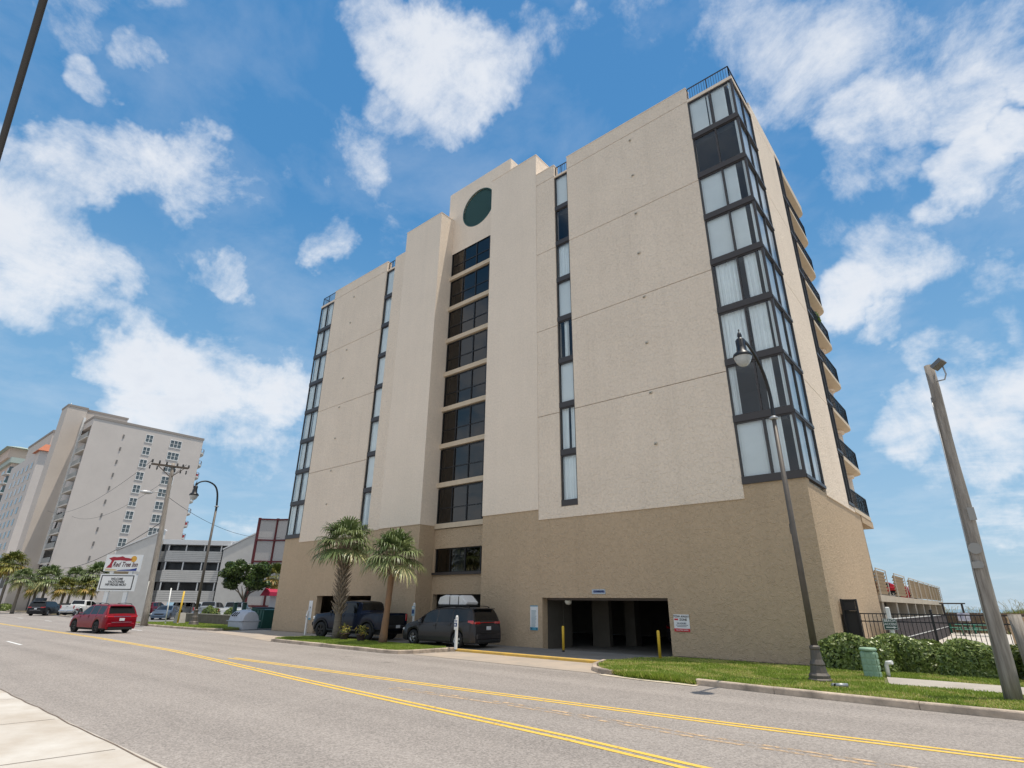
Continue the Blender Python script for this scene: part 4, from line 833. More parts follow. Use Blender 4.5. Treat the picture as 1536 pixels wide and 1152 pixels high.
P_red=paintmat('red_paint',(.20,.004,.012),.1); P_navy=paintmat('navy_paint',(.006,.011,.027),0); P_grey=paintmat('charcoal_paint',(.032,.030,.032),0)
P_white=paintmat('white_car_paint',(.72,.72,.71),.0); P_silver=paintmat('silver_paint',(.40,.41,.42),.7); P_black=paintmat('black_paint',(.012,.012,.014),.2); P_blue=paintmat('slate_blue_paint',(.10,.14,.20),.5); P_mag=paintmat('dark_red_paint',(.16,.010,.025),.4)
make_car('suv','glossy red suv driving away along the road beside the double yellow line','suv','suv',P_red,(-46.3,12.95,0),PI+math.radians(9),rimm='rimd',rails=True)
make_car('pickup_truck','lifted dark blue pickup truck with black tailgate parked behind the two palms','pickup truck','pickup',P_navy,(-28.95,20.7,.10),PI+math.radians(8),lift=.10,wheel_scale=1.06,rimm='rimd',arch_k=1.05)
make_car('minivan','charcoal minivan parked against the tan wall with a grey cargo box on its roof','minivan','minivan',P_grey,(-21.45,20.75,.09),PI+math.radians(1),rails=True)
# cargo box: its own thing, resting on the van's roof bars
cb=thing('cargo_box','light grey rooftop cargo box strapped on the charcoal minivan','cargo box',(-20.95,20.75,1.94),PI+math.radians(1))
mb=MB(); pr=[(-.95,.0),(-.98,.10),(-.62,.42),(.55,.44),(.86,.34),(.98,.08),(.94,0)]
vs=[];fs=[]
sec=[(-.42,.78),(-.40,.93),(-.30,1.0),(.30,1.0),(.40,.93),(.42,.78)]
for (y,k) in sec:
    for (x,z) in pr: vs.append((x*(.97 if k<.9 else 1),y,.02+z*k))
n=len(pr)
for i in range(len(sec)-1):
    for j in range(n): fs.append((i*n+j,i*n+(j+1)%n,(i+1)*n+(j+1)%n,(i+1)*n+j))
fs+= [tuple(range(n)),tuple((len(sec)-1)*n+j for j in range(n))[::-1]]
mb.add(vs,fs); mb.build('lid',mat('box_grey',(.62,.62,.61),.6,var=.08,vs=8),cb,local=True)
mb=MB(); mb.bbox(0,0,-.02,1.98,.88,.10,.03); mb.build('tray',M['rubber'],cb,local=True)
mb=MB(); 
for x in(-.45,.15): mb.box(x-.02,x+.02,-.43,.43,.435,.462); mb.box(x-.02,x+.02,-.435,-.425,.0,.38); mb.box(x-.02,x+.02,.425,.435,.0,.38)
mb.build('strap',M['rubber'],cb,local=True)
mb=MB(); 
for x in(-.55,.5): mb.box(x-.03,x+.03,-.68,.68,-.115,-.072)
mb.build('crossbar',M['rubber'],cb,local=True)
def onD(px,py,Dp):
    x=(px-768)/827.3817; y=(py-576)/827.3817
    return Vector((0,0,2))+Dp*(f+r2*x-u2*y)
G='cars parked in the lot across the side street'
def lot(px,py,Dp): p=onD(px,py,Dp); return (p.x,p.y,.01)
make_car('suv','black suv parked at the far left beside the palms','suv','suv',P_black,lot(72,905,72),PI+math.radians(-38),G,detail=False)
make_car('sedan','dark blue car half hidden behind the black suv','car','sedan',P_navy,lot(102,905,82),PI+math.radians(-40),G,detail=False)
make_car('pickup_truck','white pickup truck parked behind the red suv','pickup truck','pickup',P_white,lot(125,908,74),PI+math.radians(-48),G,detail=False)
make_car('suv','white suv with dark rear window parked under the motel signboard','suv','suv',P_white,lot(176,908,74),PI+math.radians(-60),G,detail=False)
make_car('sedan','slate blue sedan parked just right of the wooden power pole','car','sedan',P_blue,lot(249,918,62),math.radians(-35),G,detail=False)
make_car('pickup_truck','white pickup truck with dark red bed cover parked behind the slate blue sedan','pickup truck','pickup',P_white,lot(277,908,76),PI+math.radians(-62),G,detail=False)
make_car('pickup_truck','silver pickup truck parked behind the street lamp pole','pickup truck','pickup',P_silver,lot(318,910,70),PI+math.radians(-48),G,detail=False)
make_car('pickup_truck','white pickup truck parked under the round green tree','pickup truck','pickup',P_white,lot(354,915,60),PI+math.radians(-42),G,detail=False)
make_car('sedan','dark red car parked between the green dumpster and the tan wall','car','sedan',P_mag,lot(410,913,68),math.radians(-20),G,detail=False)
make_car('suv','white suv parked deep in the lot, between the slate blue sedan and the lamp pole','suv','suv',P_white,lot(296,906,82),PI+math.radians(-60),G,detail=False)
make_car('sedan','silver car at the far back of the lot left of the round tree','car','sedan',P_silver,lot(336,905,80),PI+math.radians(-40),G,detail=False)
make_car('suv','red suv parked in the shade behind the wooden power pole','suv','suv',P_mag,lot(233,908,82),PI+math.radians(-50),G,detail=False)
# in the garage
make_car('sedan','dark parked car deep inside the shaded garage','car','sedan',P_grey,(-13.8,32.8,.05),math.radians(90),'cars inside the garage',detail=False)
# on the deck
make_car('sedan','bright red car parked on the upper deck between the slatted screens','car','sedan',paintmat('bright_red_paint',(.34,.01,.02),.1),(-8.4,57.0,2.61),math.radians(180),'cars on the upper parking deck',detail=False)
make_car('sedan','white car parked on the upper deck behind the second slatted screen','car','sedan',P_white,(-8.0,64.0,2.61),math.radians(180),'cars on the upper parking deck',detail=False)
# motorcycle
mc=thing('motorcycle','small dark motorcycle parked beside the black suv','motorcycle',lot(116,912,70),math.radians(150))
for x in(-.68,.68): MB().lathe([(.2,-.06),(.30,-.06),(.32,0),(.30,.06),(.2,.06)],(0,0,0),20,'y',cap=False).build('wheel',M['rubber'],mc,local=True).location=(x,0,.32)
MB().tube([(-.68,0,.32),(-.3,0,.5),(.2,0,.55),(.5,0,.85),(.68,0,.32)],.04,6).build('frame',M['steel'],mc,local=True)
MB().bbox(.1,0,.78,.5,.26,.26,.09).build('tank',P_mag,mc,local=True); MB().bbox(-.4,0,.74,.6,.24,.12,.05).build('seat',M['rubber'],mc,local=True)
MB().bbox(0,0,.42,.42,.3,.32,.06).build('engine',M['grey'],mc,local=True); MB().tube([(.42,-.36,1.05),(.5,0,.98),(.42,.36,1.05)],.02,6).build('handlebar',M['chrome'],mc,local=True)
# ================================================================ street furniture
POLE=mat('pole_paint',(.115,.098,.082),.55,.2,var=.15,vs=4)
GLOBE=mat('frosted_globe',(.42,.44,.44),.12,var=.15,vs=9)
def street_lamp(label,base,k,arm,rad=1.0):
    """arm: list of (y,z) from the joint to the head"""
    bx,by,bz=base; t=thing('street_lamp',label,'street lamp',base,group='hooded street lamps on curved arms'); r=rad
    mb=MB(); mb.lathe([(.30*r,0),(.30*r,.06*k),(.27*r,.09*k),(.27*r,.16*k),(.22*r,.22*k),(.19*r,.40*k),(.20*r,.43*k),(.15*r,.55*k),(.125*r,.78*k),(.14*r,.81*k),(.14*r,.86*k),(.105*r,.90*k)],base,12,smooth=False); mb.build('base',POLE,t)
    jy,jz=arm[0]; mb=MB(); mb.tube([(bx,by,bz+.88*k),(bx,(by+jy)/2,(bz+jz)/2),(bx,jy,jz)],[.092*r,.08*r,.066*r],16); mb.box(bx-.105*r,bx-.06*r,by-.04,by+.04,bz+3.9*k,bz+4.2*k); mb.build('pole',POLE,t)
    mb=MB(); mb.lathe([(.07*r,-.05),(.13*r,-.02),(.13*r,.03),(.07*r,.07)],(bx,jy,jz),16); mb.build('collar',M['grey'],t)
    # smooth arm
    P=[Vector((bx,a,b)) for a,b in arm]; pts=[]
    for i in range(len(P)-1):
        p0,p1,p2,p3=P[max(i-1,0)],P[i],P[i+1],P[min(i+2,len(P)-1)]
        for q in range(5):
            s=q/5; pts.append(.5*((2*p1)+(p2-p0)*s+(2*p0-5*p1+4*p2-p3)*s*s+(3*p1-p0-3*p2+p3)*s**3))
    pts.append(P[-1]); n=len(pts); mb=MB(); mb.tube(pts,[.062*r-.022*r*i/n for i in range(n)],12); mb.build('arm',M['black'],t)
    hy,hz=arm[-1]; c=(bx,hy,hz); h=MB()
    h.lathe([(.001,.34*k),(.02*r,.30*k),(.012*r,.24*k),(.05*r,.20*k),(.07*r,.10*k),(.05*r,.04*k),(.10*r,.0),(.13*r,-.04*k),(.12*r,-.26*k),(.14*r,-.30*k),(.15*r,-.42*k),(.26*r,-.52*k),(.285*r,-.60*k),(.27*r,-.62*k)],c,24,cap=False)
    for a in range(4):
        x,y=math.cos(a*PI/2+.4)*.13*r,math.sin(a*PI/2+.4)*.13*r; h.obox((bx+x,hy+y,hz-.04*k),(bx+x*.95,hy+y*.95,hz-.4*k),.02,.02)
    h.build('hood',M['black'],t)
    g=MB(); g.lathe([(.265*r,-.60*k),(.24*r,-.66*k),(.205*r,-.76*k),(.14*r,-.85*k),(.06*r,-.90*k),(.001,-.91*k)],c,24,cap=False); g.build('globe',GLOBE,t)
    return t
street_lamp('tall brown street lamp with curved black arm standing on the lawn before the tan block','%s'and(-4.46,18.35,.13),1.0,[(18.25,7.62),(18.3,8.3),(18.05,8.95),(17.45,9.42),(16.6,9.66),(15.95,9.56)])
street_lamp('distant street lamp on the grass verge beside the wooden power pole','%s'and(-52.15,21.1,.12),1.35,[(21.02,9.79),(20.85,10.94),(20.48,11.6),(19.75,11.85),(19.15,11.65),(18.95,11.3)],1.35)
# wooden poles
def wood_pole(t,a,b,r0,r1,name='pole'):
    a=Vector(a);b=Vector(b); pts=[];rs=[]
    for i in range(13):
        s=i/12; p=a.lerp(b,s); pts.append(p+Vector((math.sin(i*1.3)*.012,math.cos(i*.9)*.012,0))); rs.append(r0+(r1-r0)*s)
    return MB().tube(pts,rs,16).build(name,M['wood'],t)
t=thing('wooden_pole','weathered grey wooden pole with a floodlight, standing on the verge at the right','pole',(-.42,17.74,.13))
wood_pole(t,(-.45,17.74,.1),(-.23,17.74,8.12),.172,.11)
mb=MB(); mb.tube([(-.60,17.60,.1),(-.37,17.62,7.2)],.014,6); mb.build('conduit',M['grey'],t)
mb=MB(); mb.box(-.30,-.16,17.54,17.56,4.0,4.3); mb.box(-.5,-.34,17.545,17.565,2.9,3.05); 
mb.lathe([(.13,0),(.13,.012)],(-.36,17.555,3.35),20,'y'); mb.lathe([(.09,0),(.09,.012)],(-.37,17.555,2.98),20,'y'); mb.build('tag',mat('pole_tag',(.30,.29,.27),.6),t)
fl=thing('floodlight','small grey floodlight bracketed to the top of the wooden pole at the right','floodlight',(-.05,17.6,7.75))
mb=MB(); mb.tube([(-.14,17.64,7.62),(.02,17.55,7.60),(.08,17.5,7.72),(.06,17.5,7.95)],.018,6); mb.build('bracket',M['grey'],fl)
mb=MB(); mb.obox((-.14,17.55,7.95),(.10,17.45,8.10),.20,.12,up=(0,.3,1)); mb.build('housing',mat('cast_metal',(.18,.17,.16),.5,.5),fl)
t=thing('wooden_post','short thick round wooden post at the right edge behind the hedge','post',(.02,22.3,.13)); MB().tube([(.05,22.3,.1),(.02,22.3,1.0),(-.02,22.3,1.86)],[.17,.165,.155],18).build('post',M['wood'],t)
MB().tube([(-.02,22.3,1.85),(-.02,22.3,1.88)],.15,18).build('cut_top',mat('cut_wood',(.36,.31,.25),.9,var=.2,vs=9),t)
# beach access sign
t=thing('beach_access_sign','green beach access sign with white arrow on a white wooden post in the hedge','sign',(-3.3,23.9,.13))
MB().bbox(-3.3,23.93,1.08,.12,.12,1.92,.02).build('post',M['white'],t)
MB().bbox(-3.3,23.84,1.50,.40,.02,.34,.008).build('panel',mat('sign_green',(.010,.055,.035),.45),t)
mb=MB(); mb.text('BEACH',.105,(-3.3,23.828,1.605),(1,0,0),(0,0,1),bold=.002); mb.text('ACCESS',.10,(-3.3,23.828,1.50),(1,0,0),(0,0,1),bold=.002)
mb.add([(-3.44,23.822,1.39),(-3.22,23.822,1.39),(-3.22,23.822,1.365),(-3.13,23.822,1.405),(-3.22,23.822,1.445),(-3.22,23.822,1.42),(-3.44,23.822,1.42)],[tuple(range(7))]); mb.build('lettering',M['white'],t,fix=False)
mb=MB(); 
for (a,b,c,d) in((-3.495,-3.105,1.335,1.343),(-3.495,-3.105,1.657,1.665),(-3.495,-3.487,1.343,1.657),(-3.113,-3.105,1.343,1.657)): mb.box(a,b,23.822,23.828,c,d)
mb.build('border',M['white'],t)
# bollards
for (x,y,l) in((-15.35,21.75,'slim yellow bollard left of the garage mouth, in front of its inner wall'),(-10.55,21.2,'slim yellow bollard at the right side of the garage mouth by the lawn')):
    t=thing('bollard',l,'bollard',(x,y,.1),group='yellow bollards at the garage mouth'); MB().lathe([(.055,0),(.055,.98),(.045,1.02),(.001,1.035)],(x,y,.1),14).build('post',M['yellow'],t)
    MB().lathe([(.057,0),(.057,.07)],(x,y,.1),14).build('foot',M['rubber'],t)
# parking sign posts
def ppost(label,x,y,z,h,kind):
    t=thing('parking_post',label,'sign post',(x,y,z),group='white parking sign posts'); MB().bbox(x,y,z+h/2,.11,.11,h,.015).build('post',M['white'],t)
    MB().lathe([(.075,0),(.075,.03),(.04,.06),(.001,.07)],(x,y,z+h),4,smooth=False).build('cap',M['white'],t)
    mb=MB(); 
    if kind==0: mb.bbox(x,y-.066,z+h-.32,.20,.016,.42,.004,0); mb.box(x-.085,x+.085,y-.078,y-.0745,z+h-.40,z+h-.24,1); mb.box(x-.085,x+.085,y-.078,y-.0745,z+h-.185,z+h-.145,1); mb.lathe([(.045,-.006),(.045,0)],(x-.02,y-.079,z+h-.32),12,'y',mi=0)
    elif kind==1: mb.bbox(x,y-.066,z+h-.36,.24,.016,.5,.004,2); mb.box(x-.09,x+.09,y-.078,y-.0745,z+h-.5,z+h-.3,1); mb.box(x-.09,x+.09,y-.078,y-.0745,z+h-.24,z+h-.15,0)
    else: mb.bbox(x,y-.064,z+h-.26,.13,.012,.26,.004,0); mb.box(x-.04,x+.04,y-.075,y-.0715,z+h-.34,z+h-.26,1)
    mb.build('plate',[M['white'],mat('sign_navy',(.02,.05,.16),.5),mat('sign_pale_blue',(.30,.46,.55),.5)],t)
ppost('white parking post at the end of the grass island beside the minivan rear',-19.45,19.25,.1,1.33,0)
ppost('white parking post between the dark pickup and the minivan',-25.6,21.95,.1,1.85,1)
ppost('white parking post by the left end of the grass island near the pickup front',-34.2,20.6,.08,1.35,2)
# green utility pedestal and its pipe
t=thing('utility_pedestal','light green ribbed utility pedestal on the lawn before the hedge','utility box',(-3.55,20.5,.13))
mb=MB(); mb.bbox(-3.55,20.5,.48,.40,.36,.72,.05); mb.build('body',mat('pedestal_green',(.25,.38,.26),.6,var=.06,vs=3),t)
mb=MB(); 
for j in range(4):
    for i in(-1,0,1): mb.bbox(-3.55+i*.125,20.318,.22+j*.165,.105,.02,.12,.008); mb.bbox(-3.348,20.5+i*.11,.22+j*.165,.02,.095,.12,.008)
mb.build('rib',MATS['pedestal_green'],t); MB().lathe([(.22,0),(.23,.02),(.23,.05),(.20,.08),(.001,.085)],(-3.55,20.5,.84),20).build('lid',MATS['pedestal_green'],t)
t=thing('vent_pipe','short white pipe with a bent top beside the green utility pedestal','pipe',(-3.22,20.9,.13)); MB().tube([(-3.22,20.9,.12),(-3.22,20.9,.44),(-3.19,20.88,.52),(-3.05,20.82,.54)],.055,12).build('pipe',M['white'],t)
t=thing('drain_pipe_end','pair of short grey pipe ends lying in the grass near the kerb','pipe',(-3.9,17.3,.16)); MB().tube([(-3.86,17.25,.19),(-3.62,17.42,.19)],.05,12).tube([(-3.96,17.32,.18),(-3.78,17.46,.18)],.045,12).build('pipe',M['grey'],t); MB().lathe([(.04,0),(.04,.006)],(-3.865,17.245,.19),12,'y').build('opening',M['dark'],t)
# ================================================================ fences and pool area on the right
t=thing('metal_fence','black metal picket fence running behind the hedge round the pool','fence',(-2,24.5,.1))
posts=[-4.62,-2.15,.3,2.8,5.3]
for x in posts: MB().bbox(x,24.5,1.02,.07,.07,1.84,.01).lathe([(.05,0),(.05,.02),(.001,.05)],(x,24.5,1.94),4,smooth=False).build('post',M['black'],t)
mb=MB(); mb.box(-4.6,5.3,24.485,24.515,1.80,1.835); mb.box(-4.6,5.3,24.485,24.515,1.55,1.585); mb.box(-4.6,5.3,24.485,24.515,.25,.285); mb.build('rail',M['black'],t)
mb=MB(); x=-4.5
while x<5.3: mb.box(x-.01,x+.01,24.49,24.51,.2,1.80); x+=.125
mb.build('pickets',M['black'],t)
t=thing('screened_gate','tall black screened gate beside the corner of the tan block','gate',(-4.5,24.3,.1)); MB().box(-4.72,-4.70,24.2,24.9,.1,2.25).box(-4.70,-4.30,24.22,24.24,1.95,2.25).box(-4.70,-4.28,24.30,24.34,.1,1.9).build('screen',mat('gate_mesh',(.02,.02,.022),.6),t); MB().bbox(-4.72,24.2,1.2,.07,.07,2.2,.01).bbox(-4.26,24.25,1.2,.07,.07,2.2,.01).bbox(-4.5,24.22,2.26,.5,.06,.06,.01).bbox(-4.5,24.20,1.93,.42,.05,.05,.01).build('frame',M['black'],t)
PF=mat('purple_brown_boards',(.042,.030,.030),.85,var=.2,vs=5)
t=thing('board_fence','dark brown solid board fence with white wires beside the pool','fence',(-4.1,40,.12)); mb=MB(); y=29.0
while y<57: mb.box(-4.16,-4.12,y,y+.235,.12,1.56); y+=.25
mb.build('boards',PF,t); MB().box(-4.11,-4.09,29,57,1.56,1.60).box(-4.115,-4.10,29,57,.74,.77).build('rail',M['white'],t)
# parking deck behind
t=thing('parking_deck','two level concrete parking deck with square columns behind the tan block','building',(-8,50,0)); DC=mat('deck_concrete',(.46,.39,.30),.9,var=.1,vs=1)
MB().box(-14,-4.72,33.04,66.2,2.30,2.60).build('slab',DC,t)
for y in (34.2,38.8,42.9,47.0,51.5,56,60.5,65.6): MB().box(-5.4,-4.85,y-.28,y+.28,.12,2.30).build('column',DC,t)
MB().box(-14,-13.8,34,66,.1,2.3).build('back_wall',mat('deck_dark',(.10,.085,.065),.9),t)
MB().box(-13.5,-5.0,33.04,66,.05,.11).build('floor',M['pad'],t)
SL=mat('tan_slats',(.36,.265,.16),.7,var=.08,vs=3)
for i,(y0,y1) in enumerate([(33.06,36.0),(38.9,43.0),(45.1,49.9),(50.1,56.5),(56.7,66.0)]):
    t=thing('slatted_screen',['first tan slatted screen on the deck edge, touching the tan block','second tan slatted screen standing alone between the red and the white car','third tan slatted screen from the tan block on the deck edge','fourth tan slatted screen in the row on the deck edge','farthest and longest tan slatted screen on the deck edge'][i],'screen',(-4.75,(y0+y1)/2,2.6),group='slatted screens along the parking deck')
    mb=MB(); z=2.66
    while z<3.72: mb.add([(-4.80,y0,z),(-4.80,y1,z),(-4.72,y1,z+.145),(-4.72,y0,z+.145),(-4.83,y0,z),(-4.83,y1,z),(-4.75,y1,z+.145),(-4.75,y0,z+.145)],[(0,1,2,3),(7,6,5,4),(0,4,5,1),(3,2,6,7),(0,3,7,4),(1,5,6,2)]); z+=.155
    mb.build('slats',SL,t); mb=MB(); n_=max(1,int((y1-y0)/2.2))
    for k in range(n_+1): y=y0+(y1-y0)*k/n_; mb.box(-4.71,-4.67,y-.03,y+.03,2.6,3.8)
    mb.box(-4.72,-4.66,y0,y1,3.80,3.84); mb.build('frame',mat('pale_frame',(.55,.50,.42),.6),t)
# pool area bits
TG=mat('picnic_green',(.012,.16,.10),.5)
for (x,y,l) in((-2.55,58,'green picnic table by the pool, left of the wooden pole'),(-3.6,63,'smaller looking green bench table at the far side of the patio')):
    t=thing('picnic_table',l,'table',(x,y,.12),group='green tables on the pool patio')
    MB().bbox(x,y,.88,2.4,.85,.06,.02).build('tabletop',TG,t)
    for sd in(-1,1): MB().bbox(x,y+sd*.75,.55,2.4,.28,.05,.02).build('bench',TG,t)
    for sx in(-.8,.8): MB().bbox(x+sx,y,.5,.10,.6,.76,.02).bbox(x+sx,y,.5,.08,1.6,.06,.01).build('leg',TG,t)
t=thing('post_and_beam_frame','dark timber frame over the beach walkway beyond the pool fence','frame',(-3.7,60,.1)); mb=MB(); mb.bbox(-4.35,60,1.25,.14,.14,2.3,.02); mb.bbox(-3.1,60.2,1.25,.14,.14,2.3,.02); mb.bbox(-3.7,60.1,2.42,1.7,.16,.10,.02); mb.build('frame',mat('dark_timber',(.05,.04,.035),.8),t)
BW=mat('brown_screen',(.15,.10,.07),.9,var=.15,vs=3)
t=thing('privacy_fence','brown timber fence closing the far side of the pool patio','fence',(0,64.5,.1)); mb=MB(); x=-4.6
while x<10: mb.box(x,x+.19,64.5,64.54,.12,1.72); x+=.2
mb.build('boards',BW,t); MB().box(-4.6,10,64.55,64.60,1.5,1.6).box(-4.6,10,64.55,64.6,.4,.5).build('rail',BW,t)
t=thing('garden_wall','low tan garden wall behind the wooden pole at the right edge','wall',(.9,40,.1)); MB().box(-.35,6,40,40.3,.12,1.62).build('wall',M['stucco_d'],t); MB().box(-.40,6.05,39.95,40.35,1.62,1.70).build('coping',DC,t)
t=thing('poster_board','pale blue and white board fixed beyond the pool fence','board',(-2.9,55,.1)); MB().bbox(-2.95,56,1.45,.75,.04,.55,.01).build('panel',mat('board_blue',(.42,.45,.66),.6,var=.3,vs=3,col2=(.7,.7,.75)),t); MB().bbox(-3.2,56.05,.7,.06,.06,1.2,.01).bbox(-2.7,56.05,.7,.06,.06,1.2,.01).build('leg',M['wood'],t)
# dune with sea oats
def dune_z(x,y): return 1.35*np.exp(-((y-70)/3.2)**2)*(1+.25*np.sin(x*.35)+.15*np.sin(x*.9+1))
nx,ny=160,16; xs=np.linspace(-90,40,nx); ys=np.linspace(65.2,77.5,ny); XX,YY=np.meshgrid(xs,ys,indexing='ij'); V=np.stack([XX,YY,dune_z(XX,YY)],-1).reshape(-1,3)
ii=np.arange(nx*ny).reshape(nx,ny); F_=np.stack([ii[:-1,:-1],ii[1:,:-1],ii[1:,1:],ii[:-1,1:]],-1).reshape(-1,4); o=np_mesh('dune',V,F_,M['sand'],smooth=True); struct(o)
OAT=leafmat('sea_oats',(.12,.17,.03),(.36,.36,.09),(.42,.34,.18),trans=.3)
n=16000; x=RNG.uniform(-14,12,n); y=RNG.normal(69,1.8,n); z=dune_z(x,y); tall=RNG.uniform(0,1,n)<.05
H=np.where(tall,RNG.uniform(.9,1.5,n),RNG.uniform(.25,.6,n)); a=RNG.uniform(0,2*PI,n); w=np.where(tall,.012,.018); ln=RNG.normal(0,.22,(n,2))*H[:,None]
Bp=np.stack([x,y,z-.02],1); dx=np.stack([np.cos(a)*w,np.sin(a)*w,0*a],1); Mp=Bp+np.stack([ln[:,0]*.4,ln[:,1]*.4,H*.7],1); Tp=Bp+np.stack([ln[:,0]*1.4,ln[:,1],H],1)
V=np.stack([Bp-dx,Bp+dx,Mp+dx*.8,Mp-dx*.8,Tp+dx*np.where(tall,1.8,.2)[:,None],Tp-dx*np.where(tall,1.8,.2)[:,None]],1).reshape(-1,3); k=np.arange(n)[:,None]*6
F_=np.concatenate([k+np.array([[0,1,2,3]]),k+np.array([[3,2,4,5]])]); o=np_mesh('sea_oats',V,F_,OAT,attr=np.repeat(np.where(tall,.95,RNG.uniform(0,.85,n)),6)); o['kind']='stuff'
# ================================================================ hedge: three clipped bushes side by side
HL=leafmat('hedge_leaf',(.07,.11,.025),(.25,.31,.08),(.52,.55,.26),rough=.35,trans=.12)
def bush(label,x0,x1,y0,y1,z0,z1,n,sz=.07,name='hedge_bush',group='clipped bushes of the hedge before the pool fence',mt=None,lump=.12):
    t=thing(name,label,'bush' if name!='hedge_bush' else 'hedge bush',((x0+x1)/2,(y0+y1)/2,z0),group=group); c=np.array([(x0+x1)/2,(y0+y1)/2,z0]); h=np.array([(x1-x0)/2,(y1-y0)/2,z1-z0])
    u=RNG.normal(0,1,(n,3)); u[:,2]=np.abs(u[:,2])*1.1-.12; p=4.0; q=u/((np.abs(u)**p).sum(1,keepdims=True)**(1/p))
    wob=1+lump*np.sin(q[:,:1]*h[0]*3.1+q[:,1:2]*2)*np.cos(q[:,2:3]*3+q[:,:1]*h[0]*1.7)
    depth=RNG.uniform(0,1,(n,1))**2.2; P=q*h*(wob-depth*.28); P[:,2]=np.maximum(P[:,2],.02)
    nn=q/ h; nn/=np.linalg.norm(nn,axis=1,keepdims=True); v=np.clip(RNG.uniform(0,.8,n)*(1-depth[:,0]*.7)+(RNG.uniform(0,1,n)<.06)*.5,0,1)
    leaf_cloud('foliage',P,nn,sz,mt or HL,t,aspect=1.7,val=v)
    core=MB(); m_=10; vs=[]
    for i in range(m_+1):
        for j in range(20):
            th=PI/2*i/m_; ph=2*PI*j/20; d=np.array([math.cos(ph)*math.cos(th),math.sin(ph)*math.cos(th),math.sin(th)]); d=d/((np.abs(d)**p).sum()**(1/p)); vs.append(tuple(d*h*.80))
    core.add(vs,[(i*20+j,i*20+(j+1)%20,(i+1)*20+(j+1)%20,(i+1)*20+j) for i in range(m_) for j in range(20)],0,True); core.build('shade_core',mat('bush_inner_shade',(.018,.022,.010),.95),t,local=True,fix=False)  # smooth core behind the leaves, the bush's inner shade put into its dark colour
    return t
bush('leftmost clipped green bush of the hedge, against the corner of the tan block',-5.3,-3.15,21.95,22.74,.13,1.12,9000)
bush('second clipped bush of the hedge, round the white sign post',-4.2,-1.9,22.85,24.15,.13,1.12,12000)
bush('third clipped bush of the hedge, left of the big wooden pole',-2.1,-.35,22.3,23.7,.13,1.06,14000)
bush('bush of the hedge at the right edge behind the wooden pole, with lighter yellow leaves',-.45,2.4,22.6,24.0,.13,1.1,14000,mt=leafmat('hedge_leaf_light',(.03,.06,.012),(.14,.17,.03),(.4,.38,.12),rough=.4,trans=.15))
